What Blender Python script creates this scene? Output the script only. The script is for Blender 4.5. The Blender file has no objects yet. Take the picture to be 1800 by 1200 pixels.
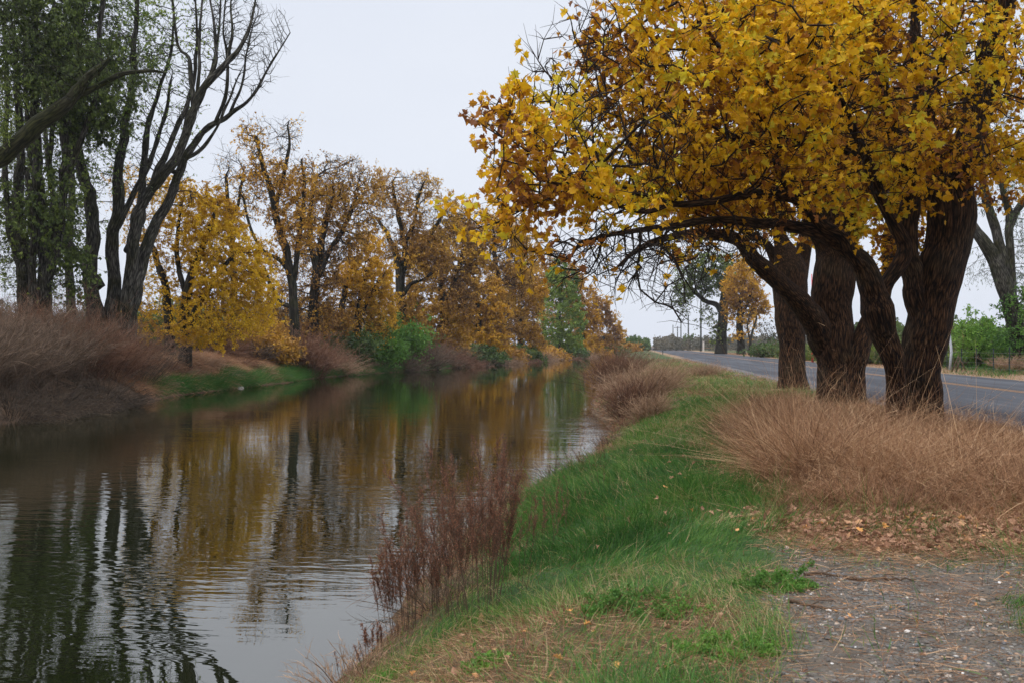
import bpy, math, random
import numpy as np
# ------------------------------------------------------------------ camera, world, sun, exposure
SC = bpy.context.scene
COL = SC.collection
YAW = math.radians(6.84); F = 1750.0; EYE = 1.6; HOR = 607.0; WATER = -1.0
cd = bpy.data.cameras.new("camera"); cam = bpy.data.objects.new("camera", cd); COL.objects.link(cam)
cam.location = (0, 0, EYE); cam.rotation_euler = (math.radians(90.23), 0, YAW)
cd.sensor_width = 36.0; cd.lens = 35.0; cd.clip_start = 0.05; cd.clip_end = 5000
cd.dof.use_dof = True; cd.dof.focus_distance = 17.0; cd.dof.aperture_fstop = 5.0
SC.camera = cam
W = bpy.data.worlds.new("World"); SC.world = W; W.use_nodes = True
SUN_EL, SUN_AZ = math.radians(55), math.radians(215)
wn = W.node_tree.nodes; wl = W.node_tree.links; wn.clear()
sky = wn.new('ShaderNodeTexSky'); sky.sky_type = 'NISHITA'; sky.sun_disc = False
sky.sun_elevation = SUN_EL; sky.sun_rotation = SUN_AZ; sky.dust_density = 3.0; sky.air_density = 1.0
tc = wn.new('ShaderNodeTexCoord'); mp = wn.new('ShaderNodeMapping'); mp.inputs['Scale'].default_value = (1, 1, 3)
nz = wn.new('ShaderNodeTexNoise'); nz.inputs['Scale'].default_value = 1.6; nz.inputs['Detail'].default_value = 3
rp = wn.new('ShaderNodeValToRGB')
rp.color_ramp.elements[0].position = .3; rp.color_ramp.elements[0].color = (6.75, 7.2, 8.15, 1)
rp.color_ramp.elements[1].position = .75; rp.color_ramp.elements[1].color = (7.5, 7.85, 8.6, 1)
mx = wn.new('ShaderNodeMix'); mx.data_type = 'RGBA'; mx.inputs[0].default_value = .93
bg = wn.new('ShaderNodeBackground'); bg.inputs['Strength'].default_value = 0.105
wo = wn.new('ShaderNodeOutputWorld')
wl.new(tc.outputs['Generated'], mp.inputs[0]); wl.new(mp.outputs[0], nz.inputs['Vector']); wl.new(nz.outputs['Fac'], rp.inputs[0])
wl.new(sky.outputs[0], mx.inputs[6]); wl.new(rp.outputs[0], mx.inputs[7]); 
sxyz = wn.new('ShaderNodeSeparateXYZ'); wl.new(tc.outputs['Generated'], sxyz.inputs[0])
zr_ = wn.new('ShaderNodeMapRange'); zr_.interpolation_type = 'SMOOTHSTEP'; zr_.inputs[1].default_value = .30; zr_.inputs[2].default_value = 1.0; zr_.inputs[3].default_value = 1.0; zr_.inputs[4].default_value = 3.0
wl.new(sxyz.outputs[2], zr_.inputs[0])      # an overcast sky is brighter overhead than near the horizon
zm = wn.new('ShaderNodeMix'); zm.data_type = 'RGBA'; zm.blend_type = 'MULTIPLY'; zm.inputs[0].default_value = 1; wl.new(mx.outputs[2], zm.inputs[6]); wl.new(zr_.outputs[0], zm.inputs[7])
wl.new(zm.outputs[2], bg.inputs['Color']); wl.new(bg.outputs[0], wo.inputs[0])
sd = bpy.data.lights.new("sun", 'SUN'); sd.energy = 1.4; sd.angle = math.radians(25); sd.color = (1, .96, .9)
so = bpy.data.objects.new("sun", sd); COL.objects.link(so)
from mathutils import Vector
so.rotation_euler = Vector((math.sin(SUN_AZ)*math.cos(SUN_EL), math.cos(SUN_AZ)*math.cos(SUN_EL), math.sin(SUN_EL))).to_track_quat('Z', 'Y').to_euler()
SC.view_settings.view_transform = 'Standard'; SC.view_settings.look = 'None'; SC.view_settings.gamma = 1; SC.view_settings.exposure = 0.12
SC.cycles.max_bounces = 6; SC.cycles.diffuse_bounces = 2; SC.cycles.glossy_bounces = 2; SC.cycles.transmission_bounces = 2
SC.cycles.transparent_max_bounces = 4; SC.cycles.volume_bounces = 0
SC.cycles.use_denoising = True; SC.cycles.use_fast_gi = False
random.seed(7)
CA, SA = math.cos(YAW), math.sin(YAW)
# ------------------------------------------------------------------ helpers
def at(px, py, D):
    s = (px - 900) / F
    return np.array([D * (-SA + s * CA), D * (CA + s * SA), EYE + (HOR - py) / F * D])
def ground_at(px, py, z=0.0):
    return at(px, py, (EYE - z) * F / (py - HOR))
def nrm(v):
    return v / np.maximum(np.linalg.norm(v, axis=-1, keepdims=True), 1e-9)
def hash2(i, j, s=0):
    h = (i.astype(np.int64) * 374761393 + j.astype(np.int64) * 668265263 + s * 1442695041) & 0xffffffff
    h = ((h ^ (h >> 13)) * 1274126177) & 0xffffffff
    return ((h ^ (h >> 16)) & 0xffff) / 65535.0
def vnoise(x, y, s=0):
    x = np.asarray(x, float); y = np.asarray(y, float)
    i = np.floor(x); j = np.floor(y); fx = x - i; fy = y - j
    fx = fx * fx * (3 - 2 * fx); fy = fy * fy * (3 - 2 * fy)
    a = hash2(i, j, s); b = hash2(i + 1, j, s); c = hash2(i, j + 1, s); d = hash2(i + 1, j + 1, s)
    return a + (b - a) * fx + (c - a) * fy + (a - b - c + d) * fx * fy
def fbm(x, y, s=0, o=4):
    t = 0; a = .5; f = 1.0; n = 0
    for k in range(o):
        t = t + a * vnoise(np.asarray(x) * f + 17 * k, np.asarray(y) * f, s + k); n += a; a *= .5; f *= 2.03
    return t / n
def sstep(a, b, x):
    t = np.clip((x - a) / (b - a), 0, 1); return t * t * (3 - 2 * t)

def mesh_obj(name, V, Fl, mat, parent=None, attrs=None, smooth=True, loc=None):
    """V (n,3) ; Fl = list of (m,k) int arrays ; one mesh object"""
    V = np.asarray(V, np.float32)
    if loc is not None: V = V - np.asarray(loc, np.float32)
    me = bpy.data.meshes.new(name)
    Fl = [f for f in Fl if len(f)]
    nl = sum(f.size for f in Fl); nf = sum(len(f) for f in Fl)
    me.vertices.add(len(V)); me.vertices.foreach_set('co', V.ravel())
    me.loops.add(nl); me.polygons.add(nf)
    idx = np.concatenate([f.ravel() for f in Fl]).astype(np.int32)
    tot = np.concatenate([np.full(len(f), f.shape[1], np.int32) for f in Fl])
    st = np.concatenate([[0], np.cumsum(tot)[:-1]]).astype(np.int32)
    me.loops.foreach_set('vertex_index', idx); me.polygons.foreach_set('loop_start', st)
    me.polygons.foreach_set('use_smooth', np.full(nf, bool(smooth)))
    for k, v in (attrs or {}).items():
        v = np.asarray(v, np.float32)
        if v.ndim == 1:
            a = me.attributes.new(k, 'FLOAT', 'POINT'); a.data.foreach_set('value', v)
        else:
            a = me.attributes.new(k, 'FLOAT_VECTOR', 'POINT'); a.data.foreach_set('vector', v.ravel())
    me.update(calc_edges=True)
    me.materials.append(mat)
    o = bpy.data.objects.new(name, me); COL.objects.link(o)
    if parent is not None:
        o.parent = parent
    elif loc is not None:
        o.location = [float(c) for c in loc]
    return o
def tag(o, label=None, cat=None, group=None, kind=None):
    if label: o['label'] = label
    if cat: o['category'] = cat
    if group: o['group'] = group
    if kind: o['kind'] = kind
    return o
def thing(name, label, cat, loc, group=None):
    o = bpy.data.objects.new(name, None); COL.objects.link(o); o.location = [float(c) for c in loc]
    o.empty_display_size = .3
    return tag(o, label, cat, group)
class MB:
    """collects simple solids into one mesh"""
    def __init__(s): s.V = []; s.F4 = []; s.F3 = []; s.n = 0
    def add(s, V, F4=None, F3=None):
        V = np.asarray(V, float)
        if F4 is not None and len(F4): s.F4.append(np.asarray(F4) + s.n)
        if F3 is not None and len(F3): s.F3.append(np.asarray(F3) + s.n)
        s.V.append(V); s.n += len(V)
    def box(s, c, h, rz=0):
        c = np.asarray(c, float); x, y, z = h
        V = np.array([[-x,-y,-z],[x,-y,-z],[x,y,-z],[-x,y,-z],[-x,-y,z],[x,-y,z],[x,y,z],[-x,y,z]], float)
        R = np.array([[math.cos(rz), -math.sin(rz), 0],[math.sin(rz), math.cos(rz), 0],[0,0,1]])
        s.add(V @ R.T + c, [[0,3,2,1],[4,5,6,7],[0,1,5,4],[1,2,6,5],[2,3,7,6],[3,0,4,7]])
    def tube(s, pts, rad, n=8):
        P = np.asarray(pts, float); m = len(P); r = np.broadcast_to(np.asarray(rad, float), (m,))
        d = np.gradient(P, axis=0) if m > 1 else P
        U, Wv = frame(nrm(d)); a = np.arange(n) * 2 * np.pi / n
        V = P[:, None] + r[:, None, None] * (np.cos(a)[None, :, None] * U[:, None] + np.sin(a)[None, :, None] * Wv[:, None])
        q = []
        for i in range(m - 1):
            for k in range(n):
                q.append([i*n+k, i*n+(k+1)%n, (i+1)*n+(k+1)%n, (i+1)*n+k])
        V = V.reshape(-1, 3); base = len(V)
        V = np.concatenate([V, P[:1], P[-1:]])
        t = [[base, (k+1)%n, k] for k in range(n)] + [[base+1, (m-1)*n+k, (m-1)*n+(k+1)%n] for k in range(n)]
        s.add(V, q, t)
    def build(s, name, mat, parent=None, smooth=False, loc=None, attrs=None):
        return mesh_obj(name, np.concatenate(s.V), ([np.concatenate(s.F4)] if s.F4 else []) + ([np.concatenate(s.F3)] if s.F3 else []), mat, parent, attrs, smooth, loc)
def frame(d):
    ref = np.array([0.31, 0.93, 0.17]); ref = ref / np.linalg.norm(ref)
    U = np.cross(d, ref); bad = np.linalg.norm(U, axis=-1) < .15
    if bad.any(): U[bad] = np.cross(d[bad], np.array([1.0, 0.1, 0.1]))
    U = nrm(U); return U, np.cross(d, U)
def polyspline(pts, step):
    """catmull-rom through pts (n,k) resampled at about step metres (first three columns are position)"""
    P = np.asarray(pts, float)
    if len(P) == 2: P = np.array([P[0], (P[0]+P[1])/2, P[1]])
    E = np.concatenate([[2*P[0]-P[1]], P, [2*P[-1]-P[-2]]]); out = []
    for i in range(1, len(E)-2):
        p0, p1, p2, p3 = E[i-1:i+3]; L = np.linalg.norm((p2-p1)[:3]); n = max(1, int(round(L/step)))
        t = (np.arange(n)/n)[:, None]
        out.append(.5*((2*p1)+(-p0+p2)*t+(2*p0-5*p1+4*p2-p3)*t**2+(-p0+3*p1-3*p2+p3)*t**3))
    out.append(P[-1:]); return np.concatenate(out)
# ------------------------------------------------------------------ materials
def new_mat(name):
    m = bpy.data.materials.new(name); m.use_nodes = True; m.node_tree.nodes.clear(); return m, m.node_tree.nodes, m.node_tree.links
def N(ns, t, **kw):
    n = ns.new(t)
    for k, v in kw.items():
        if k.startswith('i_'):
            n.inputs[int(k[2:])].default_value = v
        elif k in n.inputs: n.inputs[k].default_value = v
        else: setattr(n, k, v)
    return n
def ramp(ns, stops, interp='LINEAR'):
    r = ns.new('ShaderNodeValToRGB'); cr = r.color_ramp; cr.interpolation = interp
    while len(cr.elements) > 1: cr.elements.remove(cr.elements[-1])
    cr.elements[0].position = stops[0][0]; cr.elements[0].color = (*stops[0][1], 1)
    for p, c in stops[1:]:
        e = cr.elements.new(p); e.color = (*c, 1)
    return r
def out(ns, ls, sh):
    o = ns.new('ShaderNodeOutputMaterial'); ls.new(sh, o.inputs['Surface'])
def bark_mat(name, dark, mid, light, moss=None, moss_amt=0.0, bump=.6, scale=14., pos_moss=None):
    m, ns, ls = new_mat(name)
    a = N(ns, 'ShaderNodeAttribute', attribute_name='barkco')
    mp = N(ns, 'ShaderNodeMapping'); mp.inputs['Scale'].default_value = (1, 1, .15); ls.new(a.outputs['Vector'], mp.inputs[0])
    n1 = N(ns, 'ShaderNodeTexNoise', Scale=scale, Detail=6., Roughness=.65, Distortion=.9); ls.new(mp.outputs[0], n1.inputs['Vector'])
    vo = N(ns, 'ShaderNodeTexVoronoi', Scale=scale*.9, feature='DISTANCE_TO_EDGE'); ls.new(mp.outputs[0], vo.inputs['Vector'])
    mm = N(ns, 'ShaderNodeMath', operation='MULTIPLY_ADD'); mm.inputs[1].default_value = .9
    ls.new(vo.outputs['Distance'], mm.inputs[0]); ls.new(n1.outputs['Fac'], mm.inputs[2])
    r = ramp(ns, [(.50, dark), (.64, mid), (.90, light)]); ls.new(mm.outputs[0], r.inputs[0])
    col = r.outputs[0]
    geo = N(ns, 'ShaderNodeNewGeometry')
    n2 = N(ns, 'ShaderNodeTexNoise', Scale=1.3, Detail=3.); ls.new(geo.outputs['Position'], n2.inputs['Vector'])
    if moss:
        rr = ramp(ns, [(.55 - .3*moss_amt, (0,0,0)), (.75 - .3*moss_amt, (1,1,1))]); ls.new(n2.outputs['Fac'], rr.inputs[0])
        mix = N(ns, 'ShaderNodeMix', data_type='RGBA'); ls.new(rr.outputs[0], mix.inputs[0]); ls.new(col, mix.inputs[6])
        r3 = ramp(ns, [(.5, tuple(c*.2 for c in moss)), (.82, moss)]); ls.new(mm.outputs[0], r3.inputs[0]); ls.new(r3.outputs[0], mix.inputs[7])
        col = mix.outputs[2]
    b = N(ns, 'ShaderNodeBump', Strength=bump, Distance=.06); ls.new(mm.outputs[0], b.inputs['Height'])
    p = N(ns, 'ShaderNodeBsdfPrincipled', Roughness=.9); p.inputs['Specular IOR Level'].default_value = .2
    ls.new(col, p.inputs['Base Color']); ls.new(b.outputs[0], p.inputs['Normal']); out(ns, ls, p.outputs[0]); return m
def leaf_mat(name, stops, trans=.35, rough=.55):
    m, ns, ls = new_mat(name)
    a = N(ns, 'ShaderNodeAttribute', attribute_name='var')
    r = ramp(ns, stops); ls.new(a.outputs['Fac'], r.inputs[0])
    p = N(ns, 'ShaderNodeBsdfPrincipled', Roughness=rough); p.inputs['Specular IOR Level'].default_value = .25
    t = N(ns, 'ShaderNodeBsdfTranslucent'); ls.new(r.outputs[0], p.inputs['Base Color']); ls.new(r.outputs[0], t.inputs['Color'])
    mx = N(ns, 'ShaderNodeMixShader'); mx.inputs[0].default_value = trans
    ls.new(p.outputs[0], mx.inputs[1]); ls.new(t.outputs[0], mx.inputs[2]); out(ns, ls, mx.outputs[0]); return m
def plain_mat(name, col, rough=.7, metal=0., spec=.3, noise=.25, nscale=8.):
    m, ns, ls = new_mat(name)
    n1 = N(ns, 'ShaderNodeTexNoise', Scale=nscale, Detail=4.)
    g = N(ns, 'ShaderNodeNewGeometry'); ls.new(g.outputs['Position'], n1.inputs['Vector'])
    r = ramp(ns, [(.3, tuple(c*(1-noise) for c in col)), (.7, tuple(min(1, c*(1+noise)) for c in col))]); ls.new(n1.outputs['Fac'], r.inputs[0])
    p = N(ns, 'ShaderNodeBsdfPrincipled', Roughness=rough, Metallic=metal); p.inputs['Specular IOR Level'].default_value = spec
    ls.new(r.outputs[0], p.inputs['Base Color']); out(ns, ls, p.outputs[0]); return m

M_BARK = bark_mat('bark_brown', (.004,.002,.0015), (.040,.018,.007), (.125,.060,.025), moss=(.085,.055,.028), moss_amt=.1, bump=1.0, scale=27)
M_BARKG = bark_mat('bark_grey', (.012,.011,.009), (.05,.045,.036), (.13,.12,.10), moss=(.05,.048,.02), moss_amt=.3, bump=.7, scale=14)
M_BARKD = bark_mat('bark_dark', (.008,.007,.005), (.028,.023,.017), (.06,.05,.038), moss=(.035,.035,.015), moss_amt=.4, bump=.5, scale=7)
M_BARKMOSS = bark_mat('bark_mossy', (.008,.008,.004), (.03,.028,.014), (.06,.055,.03), moss=(.04,.042,.012), moss_amt=.6, bump=.7, scale=12)
M_YEL = leaf_mat('leaf_yellow', [(0,(.18,.065,.018)),(.16,(.36,.135,.018)),(.32,(.52,.24,.014)),(.52,(.68,.37,.012)),(.85,(.78,.48,.012)),(.97,(.74,.50,.02)),(1,(.60,.48,.03))], .42)
M_GOLD = leaf_mat('leaf_gold', [(0,(.24,.11,.02)),(.35,(.46,.25,.018)),(.7,(.64,.38,.016)),(1,(.72,.47,.02))], .38)
M_ORANGE = leaf_mat('leaf_orange', [(0,(.19,.085,.022)),(.35,(.42,.21,.025)),(.7,(.62,.34,.022)),(1,(.70,.42,.026))], .35)
M_RUST = leaf_mat('leaf_brown', [(0,(.12,.058,.022)),(.35,(.29,.145,.03)),(.7,(.47,.25,.032)),(1,(.62,.37,.036))], .3)
M_DGREEN = leaf_mat('leaf_dark_green', [(0,(.025,.045,.014)),(.5,(.06,.10,.025)),(1,(.12,.17,.04))], .3)
M_LGREEN = leaf_mat('leaf_fresh_green', [(0,(.04,.10,.02)),(.5,(.10,.22,.035)),(1,(.20,.34,.05))], .35)
M_WGREEN = leaf_mat('leaf_willow_green', [(0,(.08,.13,.03)),(.5,(.20,.29,.05)),(1,(.36,.44,.07))], .35)
M_OLIVE = leaf_mat('leaf_olive', [(0,(.03,.045,.012)),(.5,(.085,.12,.024)),(1,(.20,.25,.04))], .35)
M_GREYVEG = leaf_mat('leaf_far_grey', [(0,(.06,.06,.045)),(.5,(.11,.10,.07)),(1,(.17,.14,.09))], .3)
M_GRASS = leaf_mat('grass_green', [(0,(.014,.045,.010)),(.35,(.035,.105,.018)),(.65,(.07,.175,.028)),(.86,(.15,.245,.045)),(.94,(.30,.29,.11)),(1,(.42,.30,.16))], .35, .5)
M_DRY = leaf_mat('grass_dry', [(0,(.055,.024,.012)),(.35,(.24,.112,.055)),(.7,(.45,.26,.135)),(1,(.70,.47,.27))], .3, .6)
M_BRUSH = leaf_mat('brush_twig', [(0,(.03,.022,.014)),(.5,(.115,.078,.052)),(.85,(.22,.145,.095)),(1,(.33,.22,.15))], .15, .8)
M_REDBR = leaf_mat('brush_russet', [(0,(.035,.018,.011)),(.5,(.165,.082,.048)),(1,(.33,.175,.105))], .2, .8)
M_TANBR = leaf_mat('brush_tan', [(0,(.12,.07,.04)),(.5,(.32,.20,.12)),(1,(.50,.34,.22))], .2, .8)
M_DOCK = leaf_mat('weed_seed', [(0,(.06,.026,.016)),(.5,(.19,.075,.042)),(1,(.36,.17,.095))], .2, .8)
M_LITTER = leaf_mat('dead_leaf', [(0,(.10,.05,.03)),(.5,(.26,.13,.075)),(.85,(.42,.24,.14)),(1,(.60,.28,.08))], .15, .7)
M_TWIG = plain_mat('twig_dark', (.022,.015,.011), .9, 0, .2)
M_STRAW = plain_mat('stalk_dark', (.085,.055,.036), .9, 0, .2)
# ------------------------------------------------------------------ terrain functions
RW = np.array([(-60,-3.2),(0,-2.8),(7.7,-2.2),(10,-2.25),(14,-2.2),(16.7,-1.9),(19.1,-1.25),(25,-.8),(28,-.6),(34,-.85),(40,-1.5),(49,-1.8),(72,-2.0),(160,-1.9),(268,-1.6),(400,-1.6),(3000,-1.6)])
LW = np.array([(-60,-19.5),(20,-20.3),(33,-20.9),(49,-23.3),(58,-23.6),(75,-25),(89,-24.2),(106,-21.4),(147,-17.6),(198,-12.4),(268,-4.8),(284,-1.7),(3000,-1.7)])
def rw(y): return np.interp(y, RW[:,0], RW[:,1]) + .22*(fbm(y*.9, y*0+3., 5, 3)-.5)*2*np.clip(1.6-np.asarray(y)/60,0.3,1)
def lw(y): return np.interp(y, LW[:,0], LW[:,1]) + 1.2*(fbm(y*.16, y*0+9., 8, 3)-.5)
def height(x, y):
    x = np.asarray(x, float); y = np.asarray(y, float)
    tr = x - rw(y); tl = lw(y) - x
    n = fbm(x*.7, y*.7, 11, 4) - .5
    Wr = 2.6 + .8*(vnoise(y*.2, y*0, 21)-.5)
    hr = np.where(tr > 0, -1.02 + 1.02*np.clip(tr/Wr, 0, 1)**.62, -1.02 + tr*.5)
    hr = hr + np.where(tr > .1, .16*n*np.clip(tr,0,1), 0)
    topl = np.interp(y, [20,60,80,110,200], [.8,1.0,.7,.4,.2])
    hl = np.where(tl > 0, -1.02 + (topl+1.02)*np.clip((tl-.25)/3.6, 0, 1)**.75, -1.02 + tl*.5)
    hl = hl + np.where(tl > .4, .5*n*np.clip((tl-.4)/2,0,1), 0)
    h = np.maximum(hr, hl); h = np.maximum(h, -2.4)
    rd = sstep(5.6, 6.8, x)*(1-sstep(19, 21, x))
    h = h*(1-rd) + (-.03)*rd
    return h
def gz(x, y): return float(height(np.array([x]), np.array([y]))[0])
def zones(x, y):
    """returns green, dry, gravel, litter weights 0..1"""
    x = np.asarray(x, float); y = np.asarray(y, float)
    n = (fbm(x*.9, y*.9, 31, 3)-.5); n2 = (fbm(x*2.6, y*2.6, 41, 3)-.5)
    right = x > rw(y); n3 = fbm(x*.12, y*.08, 47, 3)
    edge = np.interp(y, [0,4,6,8,9.5], [.35,.45,.75,1.0,1.3])
    gravel = sstep(-.12,.2, x-edge+n*.7)*(1-sstep(7.2,8.6, y+n*1.6))
    patch = sstep(.0,.25, .62-np.hypot((x-2.75)/1.1,(y-5.9)/1.5)+n2*.5)
    litter = sstep(-.2,.4, x-edge+n)*(1-sstep(9.0,10.2,y+n))*(1-gravel)
    dry = sstep(-.15,.35, x-np.interp(y,[9,12,18,24,32,45],[1.5,1.55,1.75,2.6,3.6,4.6])+n*1.0)*sstep(9.0,9.9,y+n)
    dry = dry*(1-sstep(26,34,y))
    dryp = sstep(.02,.16,n+ .25*n2)*sstep(20,36,y)          # scattered dry patches farther off
    slope = (1-sstep(.35,1.1, x-rw(y)+n))*.9                # bare brown edge by the water
    low = sstep(-.1,.35,(1.15 - np.hypot((x+.5)/1.3,(y-5.6)/1.2))+n*1.3)  # brown corner near the camera
    nd = np.clip(np.maximum.reduce([dry, dryp*.8, slope, low*.75]),0,1)
    gravel = gravel*(1-patch)
    shoulder = sstep(5.0,6.2,x+n)*(1-sstep(20.5,22.5,x+n))
    nd = np.where(x > 18, np.clip(.45+2.2*(n3-.42), 0, 1), nd)
    return dict(dry=np.where(right, nd, 1), gravel=gravel, litter=litter, shoulder=shoulder, tall=dry, low=low, slope=slope, patch=patch)
# ------------------------------------------------------------------ ground, water, road
def axis(parts):
    o = []
    for a, b, s in parts: o.append(np.arange(a, b, s))
    return np.unique(np.concatenate(o+[[parts[-1][1]]]))
xs = axis([(-1500,-200,130),(-200,-60,14),(-60,-30,2.5),(-30,-16,.5),(-16,-3.5,1.2),(-3.5,6.5,.16),(6.5,24,1.),(24,60,4),(60,200,14),(200,1500,130)])
ys = axis([(-60,0,5),(0,3,.5),(3,20,.16),(20,45,.35),(45,110,1.0),(110,300,3),(300,700,20),(700,3200,250)])
X, Y = np.meshgrid(xs, ys); Z = height(X, Y)
z_ = zones(X, Y)
V = np.stack([X, Y, Z], -1).reshape(-1, 3); nx_, ny_ = len(xs), len(ys)
i = np.arange(nx_-1)[None, :] + np.arange(ny_-1)[:, None]*nx_
Fq = np.stack([i, i+1, i+1+nx_, i+nx_], -1).reshape(-1, 4)
m, ns, ls = new_mat('ground_soil')
geo = N(ns, 'ShaderNodeNewGeometry'); P_ = geo.outputs['Position']
def att(nm): return N(ns, 'ShaderNodeAttribute', attribute_name=nm).outputs['Fac']
nA = N(ns, 'ShaderNodeTexNoise', Scale=5., Detail=6., Roughness=.7); ls.new(P_, nA.inputs['Vector'])
nB = N(ns, 'ShaderNodeTexNoise', Scale=45., Detail=3.); ls.new(P_, nB.inputs['Vector'])
vo = N(ns, 'ShaderNodeTexVoronoi', Scale=55.); ls.new(P_, vo.inputs['Vector'])
vo2 = N(ns, 'ShaderNodeTexVoronoi', Scale=22.); ls.new(P_, vo2.inputs['Vector'])
gr = ramp(ns, [(.3,(.018,.04,.010)),(.6,(.04,.085,.018)),(.8,(.08,.10,.03))]); ls.new(nA.outputs['Fac'], gr.inputs[0])
dr = ramp(ns, [(.3,(.05,.03,.018)),(.55,(.13,.078,.045)),(.8,(.24,.15,.09))]); ls.new(nA.outputs['Fac'], dr.inputs[0])
vs = N(ns, 'ShaderNodeSeparateColor'); ls.new(vo.outputs['Color'], vs.inputs[0])
gv = ramp(ns, [(0,(.06,.052,.045)),(.3,(.135,.12,.105)),(.6,(.19,.172,.15)),(.8,(.14,.14,.145)),(.95,(.28,.22,.16)),(1,(.5,.48,.45))]); ls.new(vs.outputs[0], gv.inputs[0])
soilc = ramp(ns, [(.35,(.065,.050,.036)),(.65,(.135,.105,.078))]); ls.new(nA.outputs['Fac'], soilc.inputs[0])
gm = N(ns, 'ShaderNodeMix', data_type='RGBA'); nC = N(ns, 'ShaderNodeTexNoise', Scale=2.2, Detail=4.); ls.new(P_, nC.inputs['Vector'])
gr2 = ramp(ns, [(.42,(0,0,0)),(.62,(.85,.85,.85))]); ls.new(nC.outputs['Fac'], gr2.inputs[0])
ls.new(gr2.outputs[0], gm.inputs[0]); dk = N(ns, 'ShaderNodeMix', data_type='RGBA', blend_type='MULTIPLY'); dk.inputs[0].default_value = 1; dk.inputs[7].default_value = (.72,.70,.66,1); ls.new(gv.outputs[0], dk.inputs[6])
ls.new(dk.outputs[2], gm.inputs[6]); ls.new(soilc.outputs[0], gm.inputs[7])
def mixc(f, a, b):
    k = N(ns, 'ShaderNodeMix', data_type='RGBA'); ls.new(f, k.inputs[0]); ls.new(a, k.inputs[6]); ls.new(b, k.inputs[7]); return k.outputs[2]
c = mixc(att('dry'), gr.outputs[0], dr.outputs[0]); c = mixc(att('litter'), c, soilc.outputs[0]); c = mixc(att('gravel'), c, gm.outputs[2])
sh_ = ramp(ns, [(.4,(.20,.13,.075)),(.7,(.30,.20,.12))]); ls.new(nA.outputs['Fac'], sh_.inputs[0]); c = mixc(att('shoulder'), c, sh_.outputs[0])
bmix = N(ns, 'ShaderNodeMath', operation='ADD'); ls.new(nB.outputs['Fac'], bmix.inputs[0]); ls.new(vo.outputs['Distance'], bmix.inputs[1])
b = N(ns, 'ShaderNodeBump', Strength=.7, Distance=.02); ls.new(bmix.outputs[0], b.inputs['Height'])
p = N(ns, 'ShaderNodeBsdfPrincipled', Roughness=.9); p.inputs['Specular IOR Level'].default_value = .2
ls.new(c, p.inputs['Base Color']); ls.new(b.outputs[0], p.inputs['Normal']); out(ns, ls, p.outputs[0])
g = mesh_obj('ground', V, [Fq], m, attrs={k: z_[k].reshape(-1) for k in ('dry','gravel','litter','shoulder')})
tag(g, kind='structure')

m, ns, ls = new_mat('canal_water')
geo = N(ns, 'ShaderNodeNewGeometry')
def wnoise(sx, sy, scale, det, dist=0.):
    mp = N(ns, 'ShaderNodeMapping'); mp.inputs['Scale'].default_value = (sx, sy, 1); mp.inputs['Rotation'].default_value = (0, 0, math.radians(-5)); ls.new(geo.outputs['Position'], mp.inputs[0])
    n = N(ns, 'ShaderNodeTexNoise', Scale=scale, Detail=det, Roughness=.5, Distortion=dist); ls.new(mp.outputs[0], n.inputs['Vector']); return n.outputs['Fac']
w1 = wnoise(.30, 1.0, 7.0, 2., .3); w2 = wnoise(.4, 1.0, 2.0, 2.); w3 = wnoise(1, 1, .22, 2.)
calm = ramp(ns, [(.38,(.25,.25,.25)),(.62,(1,1,1))]); ls.new(w3, calm.inputs[0])
# a calm slick close under the near bank
sp = N(ns, 'ShaderNodeSeparateXYZ'); ls.new(geo.outputs['Position'], sp.inputs[0])
sl = N(ns, 'ShaderNodeMapRange'); sl.inputs[1].default_value = -3.0; sl.inputs[2].default_value = -4.8; sl.inputs[3].default_value = .10; sl.inputs[4].default_value = 1.25; sl.interpolation_type = 'SMOOTHSTEP'
ax = N(ns, 'ShaderNodeMath', operation='MULTIPLY_ADD'); ls.new(sp.outputs[1], ax.inputs[0]); ax.inputs[1].default_value = -.42; ls.new(sp.outputs[0], ax.inputs[2])
ad = N(ns, 'ShaderNodeMath', operation='ADD'); ls.new(ax.outputs[0], ad.inputs[0]); ad.inputs[1].default_value = 3.3
ls.new(ad.outputs[0], sl.inputs[0])
m1 = N(ns, 'ShaderNodeMath', operation='MULTIPLY'); ls.new(w1, m1.inputs[0]); m1.inputs[1].default_value = .55
m2 = N(ns, 'ShaderNodeMath', operation='MULTIPLY_ADD'); ls.new(w2, m2.inputs[0]); m2.inputs[1].default_value = 1.0; ls.new(m1.outputs[0], m2.inputs[2])
m3 = N(ns, 'ShaderNodeMath', operation='MULTIPLY'); ls.new(m2.outputs[0], m3.inputs[0]); ls.new(calm.outputs[0], m3.inputs[1])
m4 = N(ns, 'ShaderNodeMath', operation='MULTIPLY'); ls.new(m3.outputs[0], m4.inputs[0]); ls.new(sl.outputs[0], m4.inputs[1])
fd = N(ns, 'ShaderNodeMapRange'); fd.inputs[1].default_value = 10.; fd.inputs[2].default_value = 60.; fd.inputs[3].default_value = .68; fd.inputs[4].default_value = .16; ls.new(sp.outputs[1], fd.inputs[0])
m5 = N(ns, 'ShaderNodeMath', operation='MULTIPLY'); ls.new(m4.outputs[0], m5.inputs[0]); ls.new(fd.outputs[0], m5.inputs[1])
b = N(ns, 'ShaderNodeBump', Strength=.5, Distance=.026); ls.new(m5.outputs[0], b.inputs['Height'])
gl = N(ns, 'ShaderNodeBsdfGlossy', Roughness=.012); gl.inputs['Color'].default_value = (1,.98,.95,1); ls.new(b.outputs[0], gl.inputs['Normal'])
df = N(ns, 'ShaderNodeBsdfDiffuse'); df.inputs['Color'].default_value = (.007,.009,.003,1)
fr = N(ns, 'ShaderNodeFresnel', IOR=3.4); ls.new(b.outputs[0], fr.inputs['Normal'])
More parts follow.
